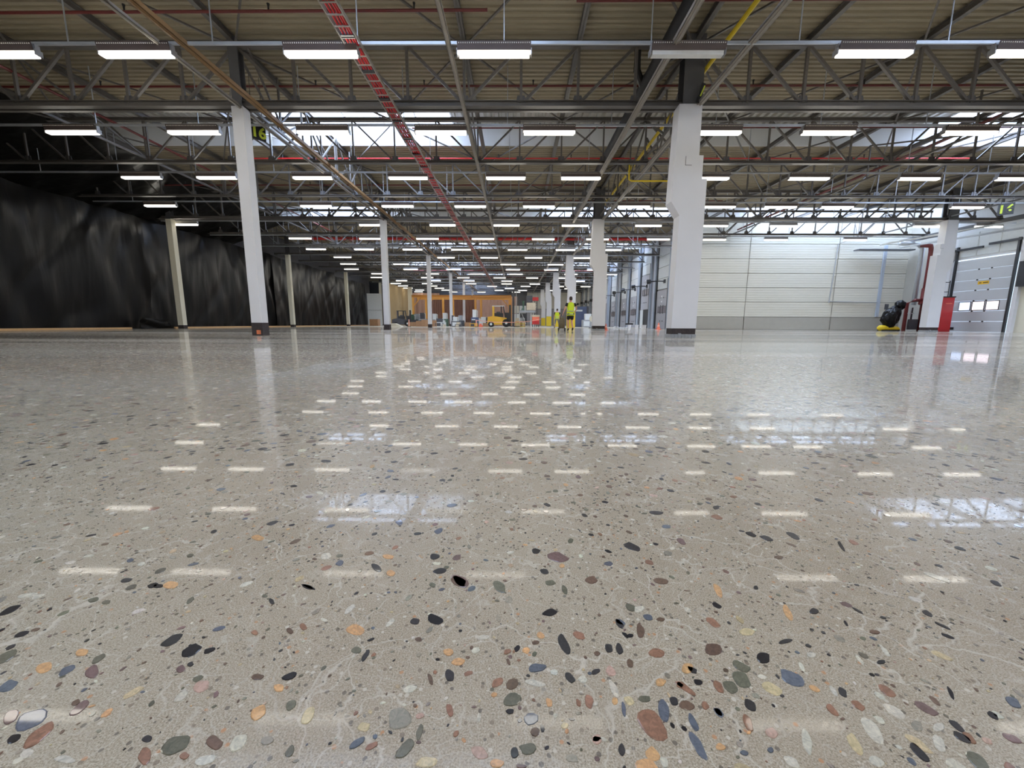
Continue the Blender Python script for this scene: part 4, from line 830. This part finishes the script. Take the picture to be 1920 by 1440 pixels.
    for sd, (kn, an, toe) in zip((-1, 1), legs):
        b = len(J); k = Vector(kn); h_ = Vector((sd * .09, 0, .86))
        if shorts: q_ = h_ + (k - h_) * .78; J += [(*h_, .115), (*q_, .095)]; E_ += [(0, b), (b, b + 1)]
        else: J += [(*h_, .11), (*k, .078), (*(Vector(an) + Vector((0, 0, .03))), .06)]; E_ += [(0, b), (b, b + 1), (b + 1, b + 2)]
        a_ = Vector(an); sv = Vector(toe) - a_; skin_figure('shoe', [(*(a_ - sv * .25 + Vector((0, 0, -.01))), .045), (*(a_ + sv * .4 + Vector((0, 0, -.02))), (.05, .042)), (*(a_ + sv * 1.15 + Vector((0, 0, -.01))), (.045, .03))], [(0, 1), (1, 2)], 'rubber', t, 2)
    skin_figure('shorts' if shorts else 'trousers', J, E_, trousers, t)
    loft('hair', [(1.62, .07, .06, -.035), (1.66, .08, .08, -.02), (1.71, .085, .095, -.008), (1.76, .08, .09, 0), (1.8, .055, .065, 0), (1.815, .02, .025, 0)], 'hair')
    for sd in (-1, 1): skin_figure('ear', [(*L((sd * .082, .02, 1.66)), .014), (*L((sd * .088, .018, 1.69)), .014)], [(0, 1)], 'skin', t, 1)
    skin_figure('nose', [(*L((0, .105, 1.675)), .012), (*L((0, .125, 1.655)), .014)], [(0, 1)], 'skin', t, 1)
    for sd in (-1, 1): skin_figure('eye', [(*L((sd * .03, .098, 1.69)), .009), (*L((sd * .032, .1, 1.69)), .009)], [(0, 1)], 'hair', t, 1)
    B((-.025, .1 , 1.615), (.025, .108, 1.622)).build('mouth', 'red', t).location = (0, L((0, 0, 1.62))[1], L((0, 0, 1.62))[2] - 1.62)
    return t
p_ = onY(1068, 619, 22.2)
person((p_.x, 22.2, 0), .08, 'man in yellow vest, black shorts and black shoes walking away pulling a trolley', 1.03, .02,
       [((-.1, .14, .5), (-.1, -.0, .12), (-.1, .14, .04)), ((.08, .05, .48), (.09, -.2, .15), (.1, -.08, .045))], [((-.31, -.05, 1.17), (-.42, -.12, .93)), ((.33, .02, 1.2), (.3, .2, 1.05))], True, 'cloth_b')
p_ = onY(1043, 613, 37)
person((p_.x, 37, 0), -.15, 'worker in yellow vest and grey trousers leaning forward before a yellow-footed column', 1.0, .35,
       [((-.17, .06, .48), (-.22, .0, .1), (-.22, .15, .04)), ((.17, .06, .48), (.24, -.05, .1), (.26, .1, .04))], [((-.26, .35, 1.12), (-.22, .55, .95)), ((.26, .35, 1.12), (.2, .55, .95))], False, 'cloth_g')
p_ = onY(1052, 619, 21.6); t = thing('trolley', 'khaki bag trolley on small wheels held by the walking man', 'trolley', (p_.x, 21.6, 0), None, 'thing', .1)
MB().tube([(0, 0, .14), (0, 0, .2), (0, .02, .5), (.02, .03, .68), (.02, .03, .74)], [.12, .17, .18, .13, .06], 12).build('bag', 'bag', t, True)
for s in (-.17, .17): MB().tube([(s - .02, 0, .09), (s + .02, 0, .09)], .09, 14).build('wheel', 'rubber', t)
MB().tube([(-.12, -.05, .1), (-.1, -.05, .75), (.05, .1, .93), (.1, .35, .95)], .015, 6).build('handle', 'black', t); MB().beam((-.18, 0, .1), (.18, 0, .1), .03, .03).build('axle', 'grey', t)

# ------------------------------------------------------------------ far end: crane, forklift, stores
def crane(x0, x1, y, z, lab, posts, braces=()):
    t = thing('gantry_crane', lab, 'crane', (0, y, 0)); MB().ibeam((x0, 0, z), (x1, 0, z), .3, .34).build('beam', 'crane', t); MB().ibeam((x0, 3, z - .1), (x1, 3, z - .1), .25, .35).build('beam', 'crane', t)
    for x, dy in posts: B((x - .13, dy - .13, 0), (x + .13, dy + .13, z - .2)).build('post', 'crane', t); B((x - .25, dy - .25, 0), (x + .25, dy + .25, .05)).build('foot_plate', 'dgrey', t)
    for a, b in braces: MB().beam(a, b, .12, .12).build('brace', 'crane', t)
crane(-14.2, -6.0, 55, 4.0, 'orange gantry crane standing among the crates on the far left', [(-14.0, 0), (-12.9, 3), (-9.9, 0), (-9.0, 3)], [((-12.9, 3, 2.9), (-11.9, 3, 3.8)), ((-14, 0, 2.6), (-13, 0, 3.8))])
crane(-5.8, -.6, 54, 3.95, 'orange gantry crane standing behind the yellow forklift', [(-5.4, 0), (-4.9, 3), (-.85, 0), (-.7, 3)], [((-2.0, 0, 3.75), (-.9, 0, 2.6))])
def ribbed(name, x0, x1, y, z0, z1, m, lab, st=.35, ax=0):
    mb = MB(); vs = []; n = int((x1 - x0) / st * 2)
    for i in range(n + 1):
        x = x0 + (x1 - x0) * i / n; dy = .12 * (i % 2)
        vs += [(x, y + dy, z0), (x, y + dy, z1)] if not ax else [(y + dy, x, z0), (y + dy, x, z1)]
    mb.add(vs, [(2 * i, 2 * i + 2, 2 * i + 3, 2 * i + 1) for i in range(n)]); return tag(mb.build(name, m), lab, 'curtain', None, 'thing')
ribbed('strip_curtain', -13.9, -6.3, 62, 0, 4.6, 'curtain', 'dark brown ribbed curtain behind the crates'); ribbed('strip_curtain', -20, -13.4, 71, 0, 5.6, 'curtain2', 'pale pinkish ribbed wall sheeting behind the small forklift', .9); ribbed('strip_curtain', -6.2, .2, 61, 0, 4.4, 'curtain2', 'pinkish ribbed curtain behind the yellow forklift', .5)
ribbed('strip_curtain', 59.5, 70, -18.8, 0, 6.2, 'tan', 'tall tan corrugated sheeting at the end of the black plastic', .3, 1)
t = thing('column', 'pale square column in the far corner between tan and pinkish sheeting', 'column', (-17.4, 66.5, 0)); B((-.3, -.3, 0), (.3, .3, 6.2)).build('shaft', 'cream', t)
t = thing('partition', 'pale grey partition panel between the black plastic and the pale column', 'partition', (0, 0, 0)); B((-22.9, 58.8, 0), (-19.6, 58.9, 4.6)).build('panel', 'lgrey', t); B((-22.9, 58.75, 2.2), (-19.6, 58.8, 2.25)).build('rail', 'grey', t)
def forklift(loc, rz, s, lab, m='fork'):
    t = thing('forklift', lab, 'forklift', loc, None, 'thing', rz); t.scale = (s, s, s)
    fixn(MB().prism([(-1.35, .35), (-.95, .25), (.55, .25), (.7, .95), (-.75, 1.15), (-1.3, 1.05)], -.5, .5).build('body', m, t))
    B((-1.5, -.45, .4), (-1.3, .45, 1.0)).build('counterweight', 'dgrey', t); B((-.8, -.5, 1.1), (-.62, .5, 2.15)).build('rear_panel', m, t); B((-.6, -.4, 1.05), (.3, .4, 1.45)).build('cab_interior', 'black', t); B((.5, -.42, .5), (.95, .42, 1.5)).build('lift_cylinder_housing', 'black', t)
    for x in (-.95, .65):
        for y_ in (-.52, .52):
            wr2 = .42 if x > 0 else .3; wh = MB().tube([(x, y_ - .12, wr2), (x, y_ + .12, wr2)], wr2, 18).build('wheel', 'rubber', t); MB().tube([(x, y_ - .14, wr2), (x, y_ + .14, wr2)], .13, 12).build('hub', 'lgrey', wh)
    for x, x2 in ((-.75, -.72), (.1, .1), (.55, .32)):
        for y_ in (-.45, .45): MB().beam((x, y_, 1.0), (x2, y_, 2.15), .09, .09).build('cab_post', 'black', t)
    B((-.82, -.5, 2.15), (.42, .5, 2.22)).build('cab_roof', 'lgrey' if m == 'fork' else 'black', t); B((-.4, -.25, 1.1), (.0, .25, 1.6)).build('seat', 'dgrey', t); MB().tube([(.25, 0, 1.1), (.12, 0, 1.45)], .03, 8).build('steering_column', 'black', t)
    for y_ in (-.3, .3): B((.92, y_ - .08, .08), (1.14, y_ + .08, 2.3)).build('mast', 'black', t)
    for z in (.5, 1.3, 2.2): B((.96, -.3, z), (1.06, .3, z + .1)).build('mast_cross_bar', 'black', t)
    for y_ in (-.25, .25): B((1.08, y_ - .06, .06), (2.1, y_ + .06, .11)).build('fork', 'dgrey', t)
    B((1.08, -.45, .15), (1.14, .45, .75)).build('carriage', 'black', t); return t
forklift((onY(937, 610, 43.5).x, 43.5, 0), 0, 1.02, 'large yellow forklift truck parked before the pinkish curtain')
forklift((onY(755, 610, 46).x, 46, 0), .2, .8, 'small black and yellow forklift at the far left by the tan sheeting', 'dgrey')
def crate(px, Y, w_, h_, lab, m='owood', d_=1., z=0, cat='crate', grp='wooden crates at the far end'):
    x = onY(px, 610, Y).x; t = thing('crate', lab, cat, (x, Y, z), grp)
    n = max(2, int(h_ / .16)); 
    for i in range(n):
        B((-w_ / 2, -.02, i * h_ / n + .02), (w_ / 2, 0, (i + 1) * h_ / n - .01)).build('plank', m, t)
    for x_ in (-w_ / 2, 0, w_ / 2): B((x_ - .04, -.05, 0), (x_ + .04, -.02, h_)).build('batten', m, t)
    B((-w_ / 2, 0, .02), (w_ / 2, d_, h_ - .02)).build('box', m, t)
for a in ((700, 50, .95, .85, 'orange wooden crate stack at the end of the black plastic'), (774, 44, 1.1, .5, 'low orange crate right of the small forklift'), (786, 43.5, .7, .62, 'orange crate, middle of the group before the far crane'), (796, 43.2, .7, .75, 'taller orange crate beside the third slim column'),
          (812, 44, .6, .7, 'stack of pale orange crates between the third and fourth slim columns'), (876, 46, .6, .5, 'brown crate beside the fifth slim column'), (912, 47, .9, .45, 'orange crate partly behind the yellow forklift')): crate(*a)
def machine(px, Y, w_, h_, lab, ms=('grey', 'dgrey'), z=0, legs=0, extra_=0, seed=0, cat='machine', name='machine'):
    r = random.Random(seed + int(px)); x = onY(px, 610, Y).x; t = thing(name, lab, cat, (x, Y, z))
    z0 = legs
    B((-w_ / 2, 0, z0), (w_ / 2, .8, z0 + h_ * .55)).build('body', ms[0], t); B((-w_ * .3, .05, z0 + h_ * .55), (w_ * .22, .6, z0 + h_)).build('head', ms[1], t)
    B((-w_ * .4, -.03, z0 + .08 * h_), (w_ * .1, 0, z0 + h_ * .45)).build('door', ms[1], t)
    MB().tube([(w_ * .35, .3, z0 + h_ * .5), (w_ * .35, .3, z0 + h_ * .95), (w_ * .1, .3, z0 + h_ * .95)], .04, 6).build('pipe', 'lgrey', t)
    if legs:
        for s in (-1, 1):
            for yy in (.05, .75): B((s * w_ * .45 - .03, yy - .03, 0), (s * w_ * .45 + .03, yy + .03, z0)).build('leg', 'dgrey', t)
    return t
for a in ((771, 48, 1.0, 1.4, 'dark lathe behind the low orange crate', ('dgrey', 'green')), (781, 49, 1.1, 1.5, 'green and grey workshop machine behind the crates', ('green', 'grey')), (791, 48, .9, 1.6, 'grey workshop machine left of the third slim column', ('grey', 'dgrey')),
          (814, 48, .8, 1.5, 'grey machine tool behind the pale orange crates', ('grey', 'lgrey')), (823, 44, 1.2, .9, 'silver flat machine on black runners before the far crane', ('lgrey', 'dgrey')), (833, 48, .8, 1.6, 'green bench machine by the fourth slim column', ('green', 'lgrey')),
          (853, 45, .9, 1.1, 'white and black engine stand right of the fourth slim column', ('dgrey', 'lgrey')), (862, 47, .8, 1.3, 'dark machine next to the fifth slim column', ('dgrey', 'grey')), (906, 48.5, 1.1, 1.15, 'white machine with two boxes behind the forklift', ('lgrey', 'lgrey')),
          (917, 47.5, .6, 1.1, 'small white machine just behind the forklift cab', ('lgrey', 'grey')), (889, 45, .8, 1.9, 'blue and white pump unit by the fifth slim column', ('blue', 'lgrey')), (887, 42.5, .8, .72, 'yellow compactor plate low on the floor left of the forklift', ('fork', 'dgrey')),
          (900, 42.6, .4, .35, 'orange bin on the floor left of the forklift wheel', ('cone', 'cone')), (970, 46, 1.0, 1.0, 'dark crate of parts right of the forklift mast', ('dgrey', 'tanb'))): machine(*a)
t = thing('pallet_stack', 'stack of yellow slatted pallets right of the forklift', 'pallets', (onY(974, 610, 43.5).x, 43.5, 0))
for i in range(4): B((-.55, 0, .04 + i * .17), (.55, .8, .1 + i * .17)).build('plank', 'fork' if i % 2 else 'yellow', t)
for x in (-.5, 0, .5): B((x - .04, 0, 0), (x + .04, .8, .62)).build('block', 'wood', t)
t = thing('work_frame', 'white steel work frame with a grey hood and a tan box on it', 'frame', (onY(987, 610, 45.5).x, 45.5, 0))
for x in (-.85, .45, .72): B((x - .05, -.05, 0), (x + .05, .05, 1.6)).build('leg', 'lgrey', t)
for x in (-.6,): MB().beam((x, 0, 1.5), (x + .5, 0, .3), .05, .05).build('brace', 'lgrey', t)
B((-.9, -.3, 1.6), (.9, .6, 1.85)).build('hood', 'grey', t); B((-.05, 0, 1.9), (.95, .6, 2.7)).build('box', 'tanb', t); B((-.05, 0, 2.75), (.6, .6, 3.5)).build('cabinet', 'dgrey', t); MB().tube([(-.5, 0, 1.85), (-.42, 0, 2.2), (-.45, 0, 2.9)], [.2, .09, .16], 10).build('hook_block', 'green', t)
t = thing('mast_lift', 'black lattice mast lift with a red top behind the red cabinet', 'lift', (onY(1003, 610, 47).x, 47, 0))
for x in (-.14, .14): B((x - .03, -.03, 0), (x + .03, .03, 3.4)).build('mast', 'dgrey', t)
mb = MB(); z = .3
while z < 3.2: mb.beam((-.14, 0, z), (.14, 0, z + .28), .03, .03); z += .28
mb.build('lacing', 'dgrey', t)['kind'] = 'stuff'; B((-.4, -.2, 3.0), (.3, .2, 3.4)).build('top_box', 'red2', t)
t = thing('tool_cabinet', 'red tool cabinet on castors beside the yellow-footed columns', 'cabinet', (onY(1003.5, 610, 43).x, 43, 0)); B((-.38, 0, .3), (.38, .6, 1.1)).build('body', 'cone', t); B((-.35, -.02, .34), (.35, 0, .7)).build('drawer', 'red2', t); B((-.42, 0, 1.1), (.42, .6, 1.3)).build('top', 'tanb', t)
for x in (-.32, .32): MB().tube([(x - .03, .1, .1), (x + .03, .1, .1)], .1, 10).build('wheel', 'rubber', t); B((x - .03, .08, .15), (x + .03, .12, .3)).build('leg', 'dgrey', t)
for x0, x1, z0, z1, m in ((959, 972, 1.9, 3.0, 'panel'), (959, 972, .1, 1.8, 'lgrey'), (973, 985, 1.9, 3.0, 'lgrey')): B((onY(x0, 600, 60).x, 60, z0), (onY(x1, 600, 60).x, 60.1, z1)).build('panel', m, w1)
t = thing('cable_post', 'grey steel post at the end of the pinkish curtain', 'post', (onY(962, 610, 58).x, 58, 0)); B((-.2, 0, 0), (.1, .3, 5)).build('post', 'dgrey', t); B((.3, 0, 0), (.42, .2, 5)).build('post', 'grey', t)
tp = [(onY(892, 601, 41.5)), (onY(925, 604.5, 41.5)), (onY(965, 604.5, 41.5)), (onY(990, 602.5, 41.5)), (onY(1014, 597.5, 41.5))]
t = thing('barrier_tape', 'red and white barrier tape strung in front of the forklift', 'tape', (0, 0, 0))
mb = MB()
for a, b in zip(tp, tp[1:]): mb.beam(a, b, .01, .06)
mb.build('tape', 'tape', t)
for px, Y in ((766, 41.5), (892, 41.6)):
    t = thing('barrier_post', 'red and white barrier post, ' + ('right of the small forklift' if px < 800 else 'holding the tape beside the yellow compactor'), 'post', (onY(px, 610, Y).x, Y, 0)); B((-.04, -.04, 0), (.04, .04, .75)).build('pole', 'tape', t); B((-.15, -.15, 0), (.15, .15, .05)).build('foot', 'rubber', t)
t = thing('ramp_block', 'pale yellow block on the floor beside the second slim column', 'block', (onY(734, 610, 40.5).x, 40.5, 0)); fixn(MB().prism([(-.5, 0), (.9, 0), (.9, .06), (.25, .35), (-.5, .35)], 0, .8).build('block', 'cream', t))
t = thing('cabin', 'dark blue glazed cabin beside the second stepped column', 'cabin', (onY(1087, 610, 50).x, 50, 0)); B((-1.0, 0, 0), (1.0, 2, 2.5)).build('body', 'blue', t); B((-.9, -.05, .1), (.3, 0, 2.2)).build('door', 'blue', t); B((-.8, -.08, 1.9), (.2, -.05, 2.1)).build('window', 'lgrey', t); B((.75, -.1, 0), (.95, 0, 2.55)).build('post', 'dgrey', t)
for a in ((805, 45.5, .5, .55, 'tan box of parts tucked beside the third slim column', ('tanb', 'dgrey')), (818, 46, .5, .9, 'brown and white workbench left of the fourth slim column', ('tanb', 'lgrey')), (829, 43.3, .35, .45, 'small tan block at the foot of the silver flat machine', ('tanb', 'grey')),
          (848, 47, .4, 1.3, 'slender grey drill stand near the fourth slim column', ('grey', 'dgrey')), (858, 44, .7, .5, 'low dark tool chest before the engine stand', ('dgrey', 'tanb')), (765, 49, .6, 1.2, 'dark green cabinet behind the small forklift mast', ('green', 'dgrey')), (897, 50, .5, 1.0, 'grey switch cabinet behind the white machine', ('grey', 'lgrey')), (978, 49, .8, 1.1, 'tan and grey bin behind the yellow pallets', ('tanb', 'grey'))): machine(*a)
machine(1102, 45, 1.3, 1.5, 'grey wheeled saw bench beside the blue cabin', ('grey', 'lgrey')); t = thing('hose_reel', 'cream hose reel with an orange centre next to the second stepped column', 'reel', (onY(1110, 598, 38).x, 38, .85))
MB().tube([(0, -.1, 0), (0, .1, 0)], .3, 22).build('drum', 'cream', t); MB().tube([(0, -.13, 0), (0, .13, 0)], .09, 12).build('hub', 'cone', t); MB().beam((0, 0, -.85), (0, 0, 0), .08, .08).build('stand', 'dgrey', t); B((-.3, -.2, -.85), (.3, .2, -.8)).build('foot', 'dgrey', t)
